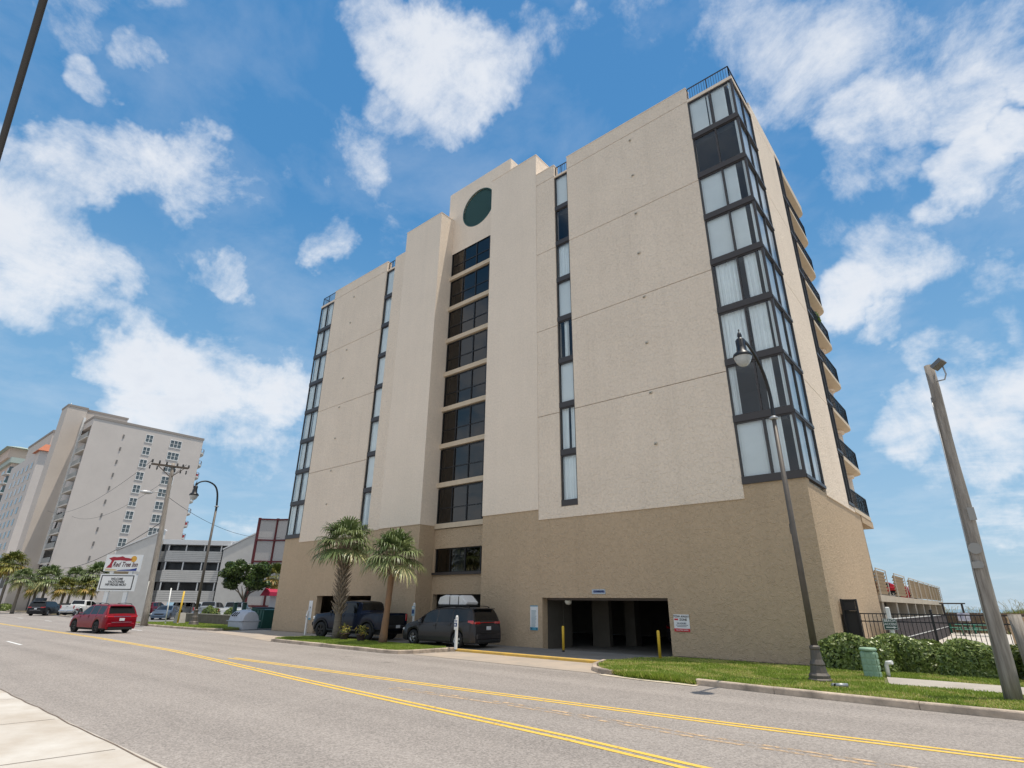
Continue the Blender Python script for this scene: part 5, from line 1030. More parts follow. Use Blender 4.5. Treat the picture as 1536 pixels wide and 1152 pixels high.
# ================================================================ palms
PALM=leafmat('palm_leaf',(.06,.10,.025),(.29,.34,.15),(.55,.50,.25),rough=.38,trans=.22)
PALMY=leafmat('palm_leaf_yellowing',(.06,.08,.015),(.30,.27,.05),(.50,.33,.09),rough=.5,trans=.25)
BOOT=mat('palm_boots',(.14,.10,.07),.95,var=.0,vs=6,col2=(.40,.33,.25),bump=.5,bs=14)
TRUNK=mat('palm_trunk',(.22,.19,.15),.95,var=.0,vs=4,col2=(.13,.105,.08),bump=.7,bs=12,stretch=(1,1,3.5)); TRUNKR=mat('palm_trunk_orange',(.30,.165,.085),.95,vs=3,col2=(.20,.13,.085),bump=.7,bs=12,stretch=(2,2,.8))
def palm(label,base,top,crown_r,nf=38,K=26,group='sabal palms',mt=None,boots=True,trunk_mat=None,r0=.17,droop=.55,boot_from=.55,seed=1,dead=.15,ELR=118,WK=.52):
    rg=np.random.default_rng(seed); b=Vector(base); tp=Vector(top); t=thing('palm_tree',label,'palm tree',base,group=group); Hh=(tp-b).length
    mb=MB(); pts=[];rs=[]
    for i in range(14):
        s=i/13; p=b.lerp(tp,s); bend=math.sin(s*PI)*.06*Hh/4; pts.append((p.x+bend*.4,p.y,p.z)); rs.append(r0*(1.25-.35*min(1,s*3))*(1+.04*math.sin(i*2.3)))
    mb.tube(pts,rs,14); mb.build('trunk',trunk_mat or TRUNK,t)
    if boots:
        mb=MB(); nb=int(85*Hh/4*(1-boot_from)/.45)
        for k in range(nb):
            s=boot_from+(1-boot_from)*k/nb; a=k*2.4; p=Vector(b.lerp(tp,s))+Vector((math.sin(s*PI)*.06*Hh/4*.4,0,0)); d=Vector((math.cos(a),math.sin(a),0)); r=r0*.85
            up=Vector((0,0,1)); L_=(.24+.22*rg.random())*(1.5 if s>.7 else 1.1); e=p+d*(r+L_*.75)+up*L_*.75; c=d.cross(up)
            q=p+d*r*.7-up*.05; w=.055
            mb.add([q-c*w,q+c*w,q+c*w*.9+d*.05+up*.0-up*.03,q-c*w*.9+d*.05-up*.03,e-c*w*.4,e+c*w*.4,e+c*w*.3-up*.03,e-c*w*.3-up*.03],[(0,1,5,4),(3,7,6,2),(0,4,7,3),(1,2,6,5),(4,5,6,7)])
        mb.build('leaf_stubs',BOOT,t)
    VV=[];AA=[];pet=MB(); cpt=np.array(tp)
    for i in range(nf):
        u=(i+.5)/nf; el=math.radians(84-u*ELR+rg.uniform(-10,10)); az=i*2.39996+rg.uniform(-.25,.25)
        out=np.array([math.cos(az),math.sin(az),0]); d0=out*math.cos(el)+np.array([0,0,math.sin(el)])
        pl=crown_r*(.50+.08*rg.random()); fr=crown_r*(.58+.1*rg.random())
        c=cpt+d0*pl*.5; sag=np.array([0,0,-1.])*pl*.16; e=cpt+d0*pl+sag
        pet.tube([tuple(cpt),tuple(c),tuple(e)],[.022,.016,.010],4,cap=False)
        ax=(e-c); ax/=np.linalg.norm(ax); side=np.cross(ax,[0,0,1.]); side/=np.linalg.norm(side)+1e-9; nrm=np.cross(side,ax)
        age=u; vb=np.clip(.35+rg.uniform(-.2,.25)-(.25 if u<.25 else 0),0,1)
        for k in range(K):
            th=math.radians(-118+236*(k+.5)/K)+rg.uniform(-.04,.04)
            dd=ax*math.cos(th)+side*math.sin(th)+nrm*(.10-.12*abs(math.sin(th)))+rg.normal(0,.03,3); dd/=np.linalg.norm(dd)
            Lf=fr*(1-.30*abs(th)/2.06)*rg.uniform(.86,1.06); wv=np.cross(dd,nrm); wv/=np.linalg.norm(wv)+1e-9; wd=Lf*math.tan(math.radians(236/K)/2)*WK
            P0=e; P1=e+dd*Lf*.45+np.array([0,0,-1.])*Lf*.03; P2=e+dd*Lf*.78+np.array([0,0,-1.])*Lf*droop*.22*rg.uniform(.7,1.3); P3=e+dd*Lf*.93+np.array([0,0,-1.])*Lf*droop*.55*rg.uniform(.6,1.4)
            fold=nrm*wd*.45
            VV+=[P0-wv*.004,P0+wv*.004,P1-wv*wd,P1+wv*wd,P2-wv*wd*.75,P2+wv*wd*.75,P3-wv*.004,P3+wv*.004]; 
            v=np.clip(vb+rg.uniform(-.12,.12)+(.5 if (u>1-dead and rg.random()<.7) else 0),0,1); AA+=[v]*8
    V=np.array(VV)-np.array(base); n=len(V)//8; kk=np.arange(n)[:,None]*8
    F_=np.concatenate([kk+np.array([[0,1,3,2]]),kk+np.array([[2,3,5,4]]),kk+np.array([[4,5,7,6]])])
    np_mesh('fronds',V,F_,mt or PALM,t,attr=np.array(AA)); pet.build('leaf_stalks',mat('palm_stalk',(.16,.19,.06),.6),t,fix=False)
    return t
palm('tall palm with shaggy stub-covered trunk on the grass island, left of the other','%s'and(-28.5,19.05,.13),(-28.6,19.05,5.15),1.82,nf=38,ELR=106,WK=.46,droop=.75,seed=3,r0=.19,boot_from=.25,group='two palms on the grass island')
palm('palm with orange-brown leaning trunk on the grass island, right of the shaggy palm','%s'and(-24.05,18.75,.13),(-23.75,18.75,4.2),1.68,nf=36,ELR=102,WK=.46,droop=.75,seed=11,r0=.17,boot_from=.78,trunk_mat=TRUNKR,group='two palms on the grass island')
for (x,y,l) in((-27.45,18.85,'planter pot with a dry yellowish plant at the foot of the shaggy palm'),(-25.9,18.8,'planter pot with a withered plant between the two island palms')):
    t=thing('planter',l,'planter',(x,y,.13),group='planters between the island palms'); MB().lathe([(.17,0),(.24,.30),(.26,.32),(.26,.36),(.22,.36),(.20,.30)],(x,y,.13),16,cap=False).build('pot',mat('dark_pot',(.05,.03,.03),.7),t)
    MB().lathe([(.001,.29),(.205,.29)],(x,y,.13),16,cap=False).build('soil',M['soil2'],t)
    mm_=70; a=RNG.uniform(0,2*PI,mm_); rr_=RNG.uniform(.02,.34,mm_); P=np.stack([np.cos(a)*rr_,np.sin(a)*rr_,.36+RNG.uniform(0,.42,mm_)-rr_*.3],1); leaf_cloud('plant',P,P*[1,1,.2],.07,PALMY,t,aspect=3.5)
bgp=[(18,846,84,1.9,'bushy yellowing palm at the left edge of the photo'),(4,852,88,1.7,'green palm cut by the left edge behind the yellowing palm'),(72,868,88,2.1,'green palm left of the slanted white pole'),(56,880,90,1.5,'low palm with brown fronds beside the dark blue box'),(112,866,92,1.7,'small green palm between the far pole and the motel signboard'),(98,882,86,1.6,'yellow-tinged low palm behind the black suv'),(146,864,86,2.1,'full palm directly left of the motel signboard'),(130,880,84,1.5,'low drooping palm left of the motel signboard'),(207,882,80,1.8,'yellow-green palm right of the motel signboard'),(34,868,80,1.5,'palm leaning beside the slanted white pole at the left')]
for i,(px,py,Dp,cr,l) in enumerate(bgp):
    c=onD(px,py,Dp); palm(l,(c.x,c.y,0),(c.x+.2,c.y,c.z),cr*1.25,nf=34,K=16,seed=20+i,boots=False,r0=.2,mt=PALMY if i in(0,3,5,8,7) else PALM,group='palms across the side street',dead=.3,droop=.7)
c=onD(413,868,66); palm('palm with drying orange fronds behind the round tree, against the tan wall',(c.x,c.y,0),(c.x,c.y,c.z),2.2,nf=30,K=16,seed=50,boots=False,r0=.2,mt=PALMY,group='palms across the side street',dead=.5)
# round broadleaf tree
c=onD(370,868,62); t=thing('round_tree','dense round green tree standing behind the white pickup','tree',(c.x,c.y,0),group=None); mb=MB()
mb.tube([(c.x,c.y,0),(c.x+.1,c.y,1.4),(c.x,c.y+.1,2.2)],[.2,.16,.13],10)
for (dx,dy,dz) in((-1.3,.2,3.6),(1.2,-.3,3.8),(.2,1.0,4.1),(-.4,-1.0,3.9),(.6,.2,4.8),(-2.0,-.3,3.3),(1.8,.6,3.2)): mb.tube([(c.x,c.y+.05,2.1),(c.x+dx*.5,c.y+dy*.5,2.9),(c.x+dx,c.y+dy,dz)],[.11,.07,.03],7)
mb.build('trunk',mat('grey_bark',(.10,.085,.07),.95,var=.2,vs=6),t)
pts=[];nn=[]
for k in range(64):
    a=RNG.uniform(0,2*PI); rr_=RNG.uniform(.2,1)**.6; cc_=np.array([math.cos(a)*2.8*rr_,math.sin(a)*2.3*rr_,RNG.uniform(-1.5,1.75)*(1.15-rr_*.5)+4.6]); m_=380; u_=RNG.normal(0,1,(m_,3)); u_/=np.linalg.norm(u_,axis=1,keepdims=True); s_=RNG.uniform(.42,.72); pts.append(cc_+u_*s_*RNG.uniform(.5,1,(m_,1))*[1,1,.75]); nn.append(u_)
pts=np.concatenate(pts); nn=np.concatenate(nn); leaf_cloud('crown',pts,nn,.15,leafmat('tree_leaf',(.018,.04,.008),(.075,.12,.022),(.15,.20,.05),rough=.35,trans=.15),t,aspect=1.7)
# ================================================================ left corner group
t=thing('power_pole','tall leaning wooden power pole with crossarms on the grass verge','power pole',(-55.55,18.52,.1)); top=(-56.9,18.3,13.9)
wood_pole(t,(-55.45,18.52,.05),top,.27,.15); ax=-56.7
mb=MB(); mb.obox((ax,16.5,13.5),(ax+.05,19.6,13.62),.12,.14); mb.obox((ax-.15,16.5,13.5),(ax-.1,19.6,13.62),.12,.14); mb.obox((ax+.1,17.0,13.4),(ax+.1,18.1,12.6),.06,.06); mb.obox((ax+.1,19.2,13.5),(ax+.1,18.3,12.6),.06,.06); mb.build('crossarm',mat('crossarm_wood',(.10,.08,.065),.9),t)
INS=mat('insulator',(.05,.045,.04),.4)
for y in (16.5,17.1,17.7,18.6,19.1,19.6):
    mb=MB(); mb.lathe([(.05,0),(.10,.05),(.05,.10),(.11,.14),(.05,.2),(.09,.26),(.001,.32)],(ax,y,13.62),10); mb.lathe([(.04,-.1),(.08,-.2),(.04,-.26),(.08,-.32),(.001,-.5)],(ax-.2,y-.05,13.5),8); mb.build('insulator',INS,t)
mb=MB(); mb.tube([(-56.5,18.35,10.9),(-56.5,17.4,11.05),(-56.5,16.9,10.95)],.04,6); mb.build('lamp_arm',M['grey'],t)
mb=MB(); mb.lathe([(.001,-.55),(.10,-.5),(.17,-.2),(.16,.2),(.06,.45),(.001,.5)],(-56.5,16.6,10.9),12,'y'); mb.build('lamp_head',mat('lamp_head_grey',(.5,.5,.5),.4,.3),t)
mb=MB(); mb.tube([(-55.5,18.3,.1),(-55.75,18.28,3.5)],.07,8); mb.build('conduit',mat('conduit_pale',(.55,.54,.5),.6),t)
t=thing('far_power_pole','thin slanted pale power pole with one crossarm at the far left','power pole',tuple(onD(38,898,108)*1)[:2]+(0,)); a=onD(37,905,108); b=onD(92,768,108); MB().tube([(a.x,a.y,0),tuple(a),tuple(b)],[.24,.22,.14],10).build('pole',mat('pale_pole',(.42,.42,.42),.8),t)
p1,p2=onD(68,768,108),onD(101,774,108); MB().obox(p1,p2,.16,.2).build('crossarm',mat('crossarm_wood',(.1,.08,.065),.9),t)
for s in(0,.25,.6,.95): q=p1.lerp(p2,s); MB().lathe([(.10,.05),(.14,.2),(.08,.3),(.001,.45)],tuple(q),8).build('insulator',INS,t)
# wires
def wire(label,a,b,sag,r=.014,cat='cable',name='overhead_wire'):
    a=Vector(a);b=Vector(b); pts=[a.lerp(b,i/24)-Vector((0,0,sag*4*(i/24)*(1-i/24))) for i in range(25)]
    o=MB().tube(pts,r,6,smooth=True).build(name,M['black']); tag(o,label,cat); return o
wire('uppermost thin wire between the two leaning power poles',(-56.8,16.6,13.95),p1+Vector((0,0,.4)),2.2,.018)
wire('lower thin wire between the two leaning power poles',(-56.8,19.4,13.95),p2+Vector((0,0,.4)),2.6,.018)
wire('thick black cable sagging from the power pole over the motel signboard',(-56.2,18.4,8.6),onD(96,852,100),1.0,.035)
wire('thin wire dropping from the power pole to the motel roof on the right',(-56.4,18.4,10.7),onD(420,806,72),1.2,.018)
# street-crossing cable overhead at the upper left, very close to the camera
a=onD(68,-10,3.0); b=onD(-8,250,3.6); d=(b-a); 
o=MB().tube([tuple(a-d*6+Vector((0,0,.0))),tuple(a),tuple(b),tuple(b+d*3)],.0175,10).build('overhead_cable',mat('cable_black',(.025,.025,.028),.6)); tag(o,'thick black overhead cable cutting across the upper left corner of the sky','cable')
# dumpster, dome container, posts, low wall
DG=mat('dumpster_green',(.012,.075,.06),.55,var=.15,vs=2)
c=onD(399,938,51); t=thing('dumpster','dark green dumpster beside the left corner of the tan block','dumpster',(-46.6,24.4,.02),math.radians(0)); x,y=-46.6,24.4
mb=MB(); mb.prism([(-.95,0),(.95,0),(1.05,1.35),(-1.05,1.5)],-.8,.8,plane='xz'); mb.build('bin',DG,t,local=True)
mb=MB(); 
for k in(-.7,-.25,.25,.7): mb.bbox(k,-.83,.72,.09,.06,1.3,.015)
mb.bbox(0,-.83,1.38,2.1,.08,.08,.02); mb.build('rib',DG,t,local=True)
mb=MB(); mb.add([(-1.08,-.84,1.5),(0,-.84,1.43),(0,.84,1.43),(-1.08,.84,1.5),(-1.08,-.84,1.55),(0,-.84,1.48),(0,.84,1.48),(-1.08,.84,1.55)],[(3,2,1,0),(4,5,6,7),(0,1,5,4),(1,2,6,5),(2,3,7,6),(3,0,4,7)]); mb.build('lid',M['rubber'],t,local=True)
for (x,y) in((-49.6,23.1),(-48.6,23.4)):
    t=thing('green_post','dark green enclosure post, '+('the left one of the pair' if x<-49 else 'the right one of the pair')+' by the pale domed bin','post',(x,y,.1),group='dark green posts by the bins'); MB().bbox(x,y,.95,.28,.28,1.8,.03).build('post',mat('post_green',(.008,.035,.035),.5),t); MB().bbox(x,y,1.87,.32,.32,.06,.015).build('cap',MATS['post_green'],t)
# dome bin
t=thing('domed_bin','pale grey domed container with three dark slots on the driveway by the dumpster','container',(-45.2,21.9,.02),math.radians(8))
vs=[];fs=[];prof=[(-.85,.0),(-.95,.55),(-.93,.62),(-.78,1.0),(-.45,1.27),(0,1.35),(.45,1.27),(.78,1.0),(.93,.62),(.95,.55),(.85,.0)]; sec=[(-1.0,.70,.75),(-.94,.92,.93),(-.6,1,1),(0,1.0,1.02),(.6,1,1),(.94,.92,.93),(1.0,.70,.75)]; n=len(prof)
for (yy,kx,kz) in sec:
    for (xx,zz) in prof: vs.append((yy*.95,xx*kx*.8,zz*(kz if zz>.6 else 1)))
for i in range(len(sec)-1):
    for j in range(n-1): fs.append((i*n+j,i*n+j+1,(i+1)*n+j+1,(i+1)*n+j))
fs+=[tuple(range(n)),tuple((len(sec)-1)*n+j for j in range(n))[::-1]]; mb=MB(); mb.add(vs,fs,0,True); o=mb.build('shell',mat('pale_fibreglass',(.44,.46,.50),.6,var=.06,vs=3),t,local=True); es=o.modifiers.new('edges','EDGE_SPLIT'); es.split_angle=math.radians(40)
mb=MB(); 
for xx in(-.55,-.3,-.05): mb.obox((xx,-.70,.92),(xx+.10,-.48,1.18),.09,.05,up=(0,-.7,.7))
mb.build('slot',M['dark'],t,local=True); mb=MB(); mb.bbox(0,0,.585,1.96,1.60,.05,.01); mb.build('rim',mat('fibreglass_edge',(.36,.38,.42),.6),t,local=True)
# low block wall with small hedge, poles
t=thing('block_wall','low brown block wall along the edge of the parking lot','wall',(-56,22.9,.1)); mb=MB(); mb.box(-60.5,-49.9,23.0,23.25,.1,.85); mb.build('wall',mat('brown_block',(.16,.135,.11),.95,var=.2,vs=3),t); MB().box(-60.6,-49.8,22.96,23.3,.85,.92).build('coping',mat('block_cap',(.3,.27,.23),.9),t)
bush('low clipped shrub behind the block wall, left of the street lamp pole',-56.8,-54.6,23.4,24.3,.1,1.45,2500,.12,name='shrub',group='shrubs behind the block wall'); bush('low clipped shrub behind the block wall, right of the street lamp pole',-52.4,-50.2,23.4,24.3,.1,1.35,2500,.12,name='shrub',group='shrubs behind the block wall')
def pole(label,base,top,r,m_,cat='pole',name='marker_pole'):
    t=thing(name,label,cat,base); MB().tube([base,top],r,10).build('pole',m_,t); MB().lathe([(r*1.6,0),(r*1.6,.08)],base,10).build('foot',M['grey'],t); return t
pole('yellow marker pole standing in front of the low block wall',(-54.9,20.9,.12),(-54.9,20.9,2.75),.075,M['yellow'])
pole('slim white leaning pole right of the wooden power pole',(-55.9,20.3,.12),(-56.3,20.3,3.0),.05,M['white'])
t=thing('concrete_pedestal','small tapered concrete pedestal between the yellow pole and the power pole','pedestal',(-55.9,21.4,.12)); MB().prism([(-56.4,.12),(-55.4,.12),(-55.6,1.0),(-56.15,1.0)],21.1,21.7,plane='xz').build('block',M['concrete'],t)
# blue-grey box at the far left and orange cones/mulch
c=onD(34,915,92); t=thing('utility_cabinet','dark blue-grey slanted cabinet standing at the kerb at the far left','cabinet',(-114,22.8,.05)); mb=MB(); mb.prism([(-1.3,0),(1.3,0),(1.4,2.1),(-1.1,1.35)],-.7,.7,plane='xz'); mb.build('body',mat('cabinet_blue',(.035,.05,.075),.6,var=.2,vs=2),t,local=True); MB().bbox(0,-.72,.8,1.8,.03,.08,.01).bbox(0,-.72,.4,1.8,.03,.08,.01).build('trim',M['rubber'],t,local=True)
for (px,py,Dp,w_,l) in((62,905,92,2.2,'low green shrub beside the dark blue-grey cabinet'),(10,905,96,3.0,'reddish green undergrowth at the left edge'),(330,912,72,1.6,'small green shrub in front of the silver pickup')):
    c=onD(px,py,Dp); bush(l,c.x-w_/2,c.x+w_/2,c.y-.8,c.y+.8,0,1.1,1800,.16,name='shrub',group='shrubs across the side street')
# ================================================================ background buildings
HW=mat('hotel_wall',(.58,.52,.475),.9,var=.04,vs=.3,bump=.15,bs=3); HW2=mat('hotel_wall_grey',(.56,.49,.43),.9,var=.05,vs=.2); HT=mat('hotel_trim',(.62,.58,.53),.8); HWH=mat('hotel_white',(.70,.69,.67),.7)
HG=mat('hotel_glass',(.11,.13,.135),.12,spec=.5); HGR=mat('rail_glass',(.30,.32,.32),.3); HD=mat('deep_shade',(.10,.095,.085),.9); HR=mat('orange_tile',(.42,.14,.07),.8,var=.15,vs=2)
# hotel A: blank side wall with two window columns
t=thing('hotel_tower','tall beige hotel with a mostly blank side wall and a column of small white windows','building',(-135,36,0))
XF=-130
MB().box(-150,XF,28.0,46.7,0,35.3).box(-130.45,XF,26.0,27.998,0,35.3).box(-150,-130.452,26.0,27.998,33.9,35.298).box(-136.5,-130.452,26.0,27.998,0,7.5).build('wall',HW,t)
MB().box(-150.1,XF+.12,25.9,46.8,35.3,35.75).build('parapet',mat('parapet_brown',(.30,.26,.23),.8),t)
MB().box(-141.6,-136.9,22.6,25.9,0,38.4).box(-141.6,-138,26.0,33.5,35.76,38.4).build('stair_wing',HW2,t); MB().box(-141.7,-136.8,22.5,26.0,38.4,38.8).box(-141.6,-137.9,26.01,33.6,38.4,38.8).build('wing_parapet',MATS['parapet_brown'],t)
MB().box(-136.88,-136.5,25.6,25.98,8,36.6).build('white_pier',HWH,t)
def hwin(parent,X,y0,y1,z0,z1,n):
    mb=MB(); w=.13; mb.box(X+.003,X+.10,y0-w,y1+w,z0-w*1.3,z0); mb.box(X+.003,X+.08,y0-w,y1+w,z1,z1+w); mb.box(X+.003,X+.08,y0-w,y0,z0,z1); mb.box(X+.003,X+.08,y1,y1+w,z0,z1)
    for k in range(1,n): y=y0+(y1-y0)*k/n; mb.box(X+.003,X+.07,y-.05,y+.05,z0,z1)
    mb.box(X+.003,X+.06,y0,y1,(z0+z1)/2-.03,(z0+z1)/2+.03)
    w_=mb.build('window',HWH,parent); MB().box(X+.002,X+.02,y0,y1,z0,z1).build('pane',HG,w_)
for k in range(12):
    z=32.6-k*2.62
    hwin(t,XF,35.6,36.8,z,z+1.45,2); hwin(t,XF,40.3,42.4,z-.1,z+1.35,3)
    MB().box(XF+.003,XF+.12,31.5,31.75,z-.2,z+.55).build('vent',mat('vent_dark',(.18,.17,.16),.8),t)
for k in range(12):
    z=34.2-k*2.62
    if z>6.5:
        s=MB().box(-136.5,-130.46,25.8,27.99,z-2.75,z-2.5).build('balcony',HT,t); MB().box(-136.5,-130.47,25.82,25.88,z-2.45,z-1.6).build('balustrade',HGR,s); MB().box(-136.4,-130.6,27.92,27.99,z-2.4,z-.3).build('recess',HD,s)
for k in range(11):
    z=33.8-k*2.62
    vs=[(XF-8,46.72,z-1.2)]+[(XF-4+4.0*math.cos(a),46.72+1.5*math.sin(a),z-1.2) for a in np.linspace(0,PI,9)]
    mb=MB(); mb.prism([(v[0],v[1]) for v in vs[1:]],z-1.5,z-1.2); s=mb.build('balcony',HT,t)
    mb=MB(); 
    for a0,a1 in zip(np.linspace(0,PI,9)[:-1],np.linspace(0,PI,9)[1:]): mb.obox((XF-4+3.95*math.cos(a0),46.75+1.45*math.sin(a0),z-.4),(XF-4+3.95*math.cos(a1),46.75+1.45*math.sin(a1),z-.4),.05,.06); mb.obox((XF-4+3.95*math.cos(a0),46.75+1.45*math.sin(a0),z-1.2),(XF-4+3.95*math.cos(a0),46.75+1.45*math.sin(a0),z-.4),.06,.06,up=(1,0,0))
    mb.build('balustrade',mat('hotel_rail',(.2,.16,.15),.6),s)
    if k in(2,3,6,7,8,9): MB().bbox(XF-1.5,47.3,z-.8,.9,.5,.6,.1).build('deck_chair',mat('red_fabric',(.4,.05,.05),.8),s)
# glazed stair at the foot
mb=MB(); mb.box(-134.4,-131.6,25.90,25.985,0,8.0); o=mb.build('stair_glazing',HWH,t)
for k in range(6):
    for j in(0,1): MB().box(-134.1+j*1.3,-133.2+j*1.3,25.87,25.895,.7+k*1.2,1.7+k*1.2).build('pane',HG,o)
# hotel B with orange tile roof
t=thing('hotel_block','beige hotel with orange tile roof and long grey windowed front further down the street','building',(-200,31,0))
MB().box(-225,-190,28.6,40,0,39.0).build('wall',HW,t); MB().box(-222,-193,30.5,38,39.01,45.2).build('tower',HW2,t); MB().box(-222.2,-192.8,30.3,38.2,45.2,45.8).build('parapet',MATS['parapet_brown'],t)
mb=MB(); mb.add([(-189.2,27.9,39.0),(-189.2,34.5,39.0),(-196,34.5,39.0),(-196,27.9,39.0),(-191.5,29.5,41.2),(-191.5,33,41.2),(-194,33,41.2),(-194,29.5,41.2)],[(0,1,5,4),(1,2,6,5),(2,3,7,6),(3,0,4,7),(4,5,6,7),(3,2,1,0)]); mb.build('tiled_roof',HR,t)
for i in range(5):
    for k in range(11):
        x=-194.5-i*5.5; z=35.5-k*3.0
        w_=MB().box(x-1.1,x+1.1,28.50,28.595,z-1.0,z+1.0).build('window',HT,t); MB().box(x-1.0,x+1.0,28.46,28.495,z-.85,z+.85).build('pane',HG,w_)
MB().tube([(-205,34,45.8),(-203,34,57)],.10,6).build('antenna',M['grey'],t)
# low annex in front of B
t=thing('annex','low pale building with a sloping roof edge and dark square openings at the left','building',(-165,27,0)); MB().prism([(-186,0),(-139,0),(-139,12.4),(-145,12.4),(-186,8.2)],26.5,34,plane='xz').build('wall',mat('annex_wall',(.55,.55,.55),.9,var=.06,vs=.3),t); MB().obox((-187,26.45,8.4),(-145,26.45,12.6),.5,.5).obox((-145,26.45,12.6),(-138.6,26.45,12.6),.5,.5).build('eave',HWH,t)
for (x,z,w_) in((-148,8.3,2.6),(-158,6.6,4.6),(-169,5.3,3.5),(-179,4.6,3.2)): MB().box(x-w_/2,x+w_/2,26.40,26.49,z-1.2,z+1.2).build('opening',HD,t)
# hotel C far left
t=thing('far_hotel','pinkish hotel with dark glass balconies cut by the left edge','building',(-310,45,0)); PK=mat('pink_stucco',(.62,.47,.38),.9,var=.05,vs=.2)
MB().box(-345,-302,38,60,0,54).build('wall',PK,t); MB().box(-346,-301,37.0,61,54,56.2).build('cornice',mat('green_grey_cornice',(.42,.47,.42),.8),t); MB().box(-335,-304,36,46,56.21,60.5).build('roof_house',PK,t)
mb=MB(); mb.add([(-337,34.5,60.5),(-302,34.5,60.5),(-302,48,60.5),(-337,48,60.5),(-320,41,64.5)],[(0,1,4),(1,2,4),(2,3,4),(3,0,4),(3,2,1,0)]); mb.build('roof',mat('copper_green',(.36,.42,.36),.7),t)
for k in range(13):
    z=51.5-k*3.9
    for (a,b) in((37.2,41.5),(42.8,47.5)):
        s=MB().box(-301.99,-300.9,a,b,z-2.3,z-2.0).build('balcony',HWH,t); MB().box(-301.0,-300.93,a,b,z-1.95,z-1.0).build('balustrade',mat('dark_teal_glass',(.05,.10,.10),.15),s); MB().box(-301.99,-301.9,a+.3,b-.3,z-1.9,z+1.0).build('glazing',HG,s)
    s=MB().box(-308,-302.2,36.6,37.98,z-2.3,z-2.0).build('balcony',HWH,t); MB().box(-308,-302.2,36.6,36.7,z-1.95,z-1.0).build('balustrade',MATS['dark_teal_glass'],s); MB().box(-308,-302.6,37.9,37.99,z-1.9,z+1.0).build('glazing',HG,s)
# motel: three storeys over open parking
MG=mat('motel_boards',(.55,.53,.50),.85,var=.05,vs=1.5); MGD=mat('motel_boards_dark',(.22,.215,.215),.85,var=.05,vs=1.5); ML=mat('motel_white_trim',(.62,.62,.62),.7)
def boards(mb,a,b,z0,z1,n,th=.10):
    for k in range(n):
        za=z0+(z1-z0)*k/n; zb=z0+(z1-z0)*(k+1)/n-.025; mb.obox((a[0],a[1],(za+zb)/2),(b[0],b[1],(za+zb)/2),th,zb-za)
t=thing('motel','grey three storey motel with long dark balcony openings and slanted fin walls','building',(-85,32,0))
A0,A1=(-86.6,29.8),(-82.2,34.9)   # main face from left to right
import itertools
A0v,A1v=Vector((*A0,0)),Vector((*A1,0)); dv=(A1v-A0v).normalized(); nv=Vector((dv.y,-dv.x,0))
def Pm(s,o,z): q=A0v+dv*s+nv*o; return (q.x,q.y,z)
Lm=(A1v-A0v).length
def slab(mb,s0,s1,o0,o1,z0,z1):
    vs=[Pm(s0,o0,z0),Pm(s1,o0,z0),Pm(s1,o1,z0),Pm(s0,o1,z0),Pm(s0,o0,z1),Pm(s1,o0,z1),Pm(s1,o1,z1),Pm(s0,o1,z1)]
    mb.add(vs,[(3,2,1,0),(4,5,6,7),(0,1,5,4),(1,2,6,5),(2,3,7,6),(3,0,4,7)])
E0,E1=-3.4,Lm+7.0
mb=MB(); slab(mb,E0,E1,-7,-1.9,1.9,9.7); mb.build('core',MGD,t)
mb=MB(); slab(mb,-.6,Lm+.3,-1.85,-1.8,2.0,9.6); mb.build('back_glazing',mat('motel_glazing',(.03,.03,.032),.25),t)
for i,(za,zb) in enumerate([(1.75,3.25),(4.35,5.85),(6.95,8.35)]):
    mb=MB(); mb2=MB()
    for k in range(6):
        z0=za+(zb-za)*k/6; z1=za+(zb-za)*(k+1)/6-.03; slab(mb,-.2,Lm+.2,-.12,0,z0,z1); slab(mb,E0,-.2,-1.8,-1.68,z0,z1)
    slab(mb,-.2,Lm+.2,-1.75,-.13,za-.0,za+.12)
    f_=mb.build('balcony_front',MG,t)
mb=MB(); slab(mb,-.8,Lm+1.2,-1.8,.25,9.15,9.75); slab(mb,E0,E1,-7.0,-1.6,9.76,9.95); mb.build('fascia',ML,t)
for i,z in enumerate((3.25,5.85,8.35)):
    for s in (0,.33,.68,1.0): mb=MB(); slab(mb,Lm*s-.07,Lm*s+.07,-.14,-.02,z,(z+1.1 if i<2 else 9.15)); mb.build('post',ML,t)
    mb=MB(); slab(mb,-.2,Lm+.2,-1.8,-.01,z+1.02,z+1.1) if i<2 else None
    if mb.v: mb.build('balcony_ceiling',MGD,t)
    for s0 in (-2.6,Lm+1.2):
        mb=MB(); slab(mb,s0,s0+1.3,-1.89,-1.84,z,z+1.05); mb.build('window',M['dark'],t)
for (sa,sb,za,zb,mt_) in ((-6.3,-.95,8.1,10.9,MG),(Lm+.45,Lm+5.1,8.5,11.3,MG)):
    mb=MB(); P4=[(sa,0),(sb,0),(sb,zb),(sa,za)]; vs=[Pm(s_,o_,z_) for o_ in (.35,-.15) for s_,z_ in P4]; mb.add(vs,[(0,1,2,3),(7,6,5,4),(0,4,5,1),(1,5,6,2),(2,6,7,3),(3,7,4,0)]); mb.build('fin_wall',mt_,t)
    mb=MB(); mb.obox(Pm(sa-.1,.1,za+.12),Pm(sb+.1,.1,zb+.12),.75,.16); mb.build('fin_roof',ML,t)
    mb=MB(); mb.add([Pm(sa,.34,0),Pm(sa+.001,-2.2,0),Pm(sa+.001,-2.2,za),Pm(sa,.34,za),Pm(sa+.2,.34,0),Pm(sa+.2,-2.2,0),Pm(sa+.2,-2.2,za),Pm(sa+.2,.34,za)],[(0,1,2,3),(7,6,5,4),(0,4,5,1),(1,5,6,2),(2,6,7,3),(3,7,4,0)]); mb.build('fin_return',MGD,t)
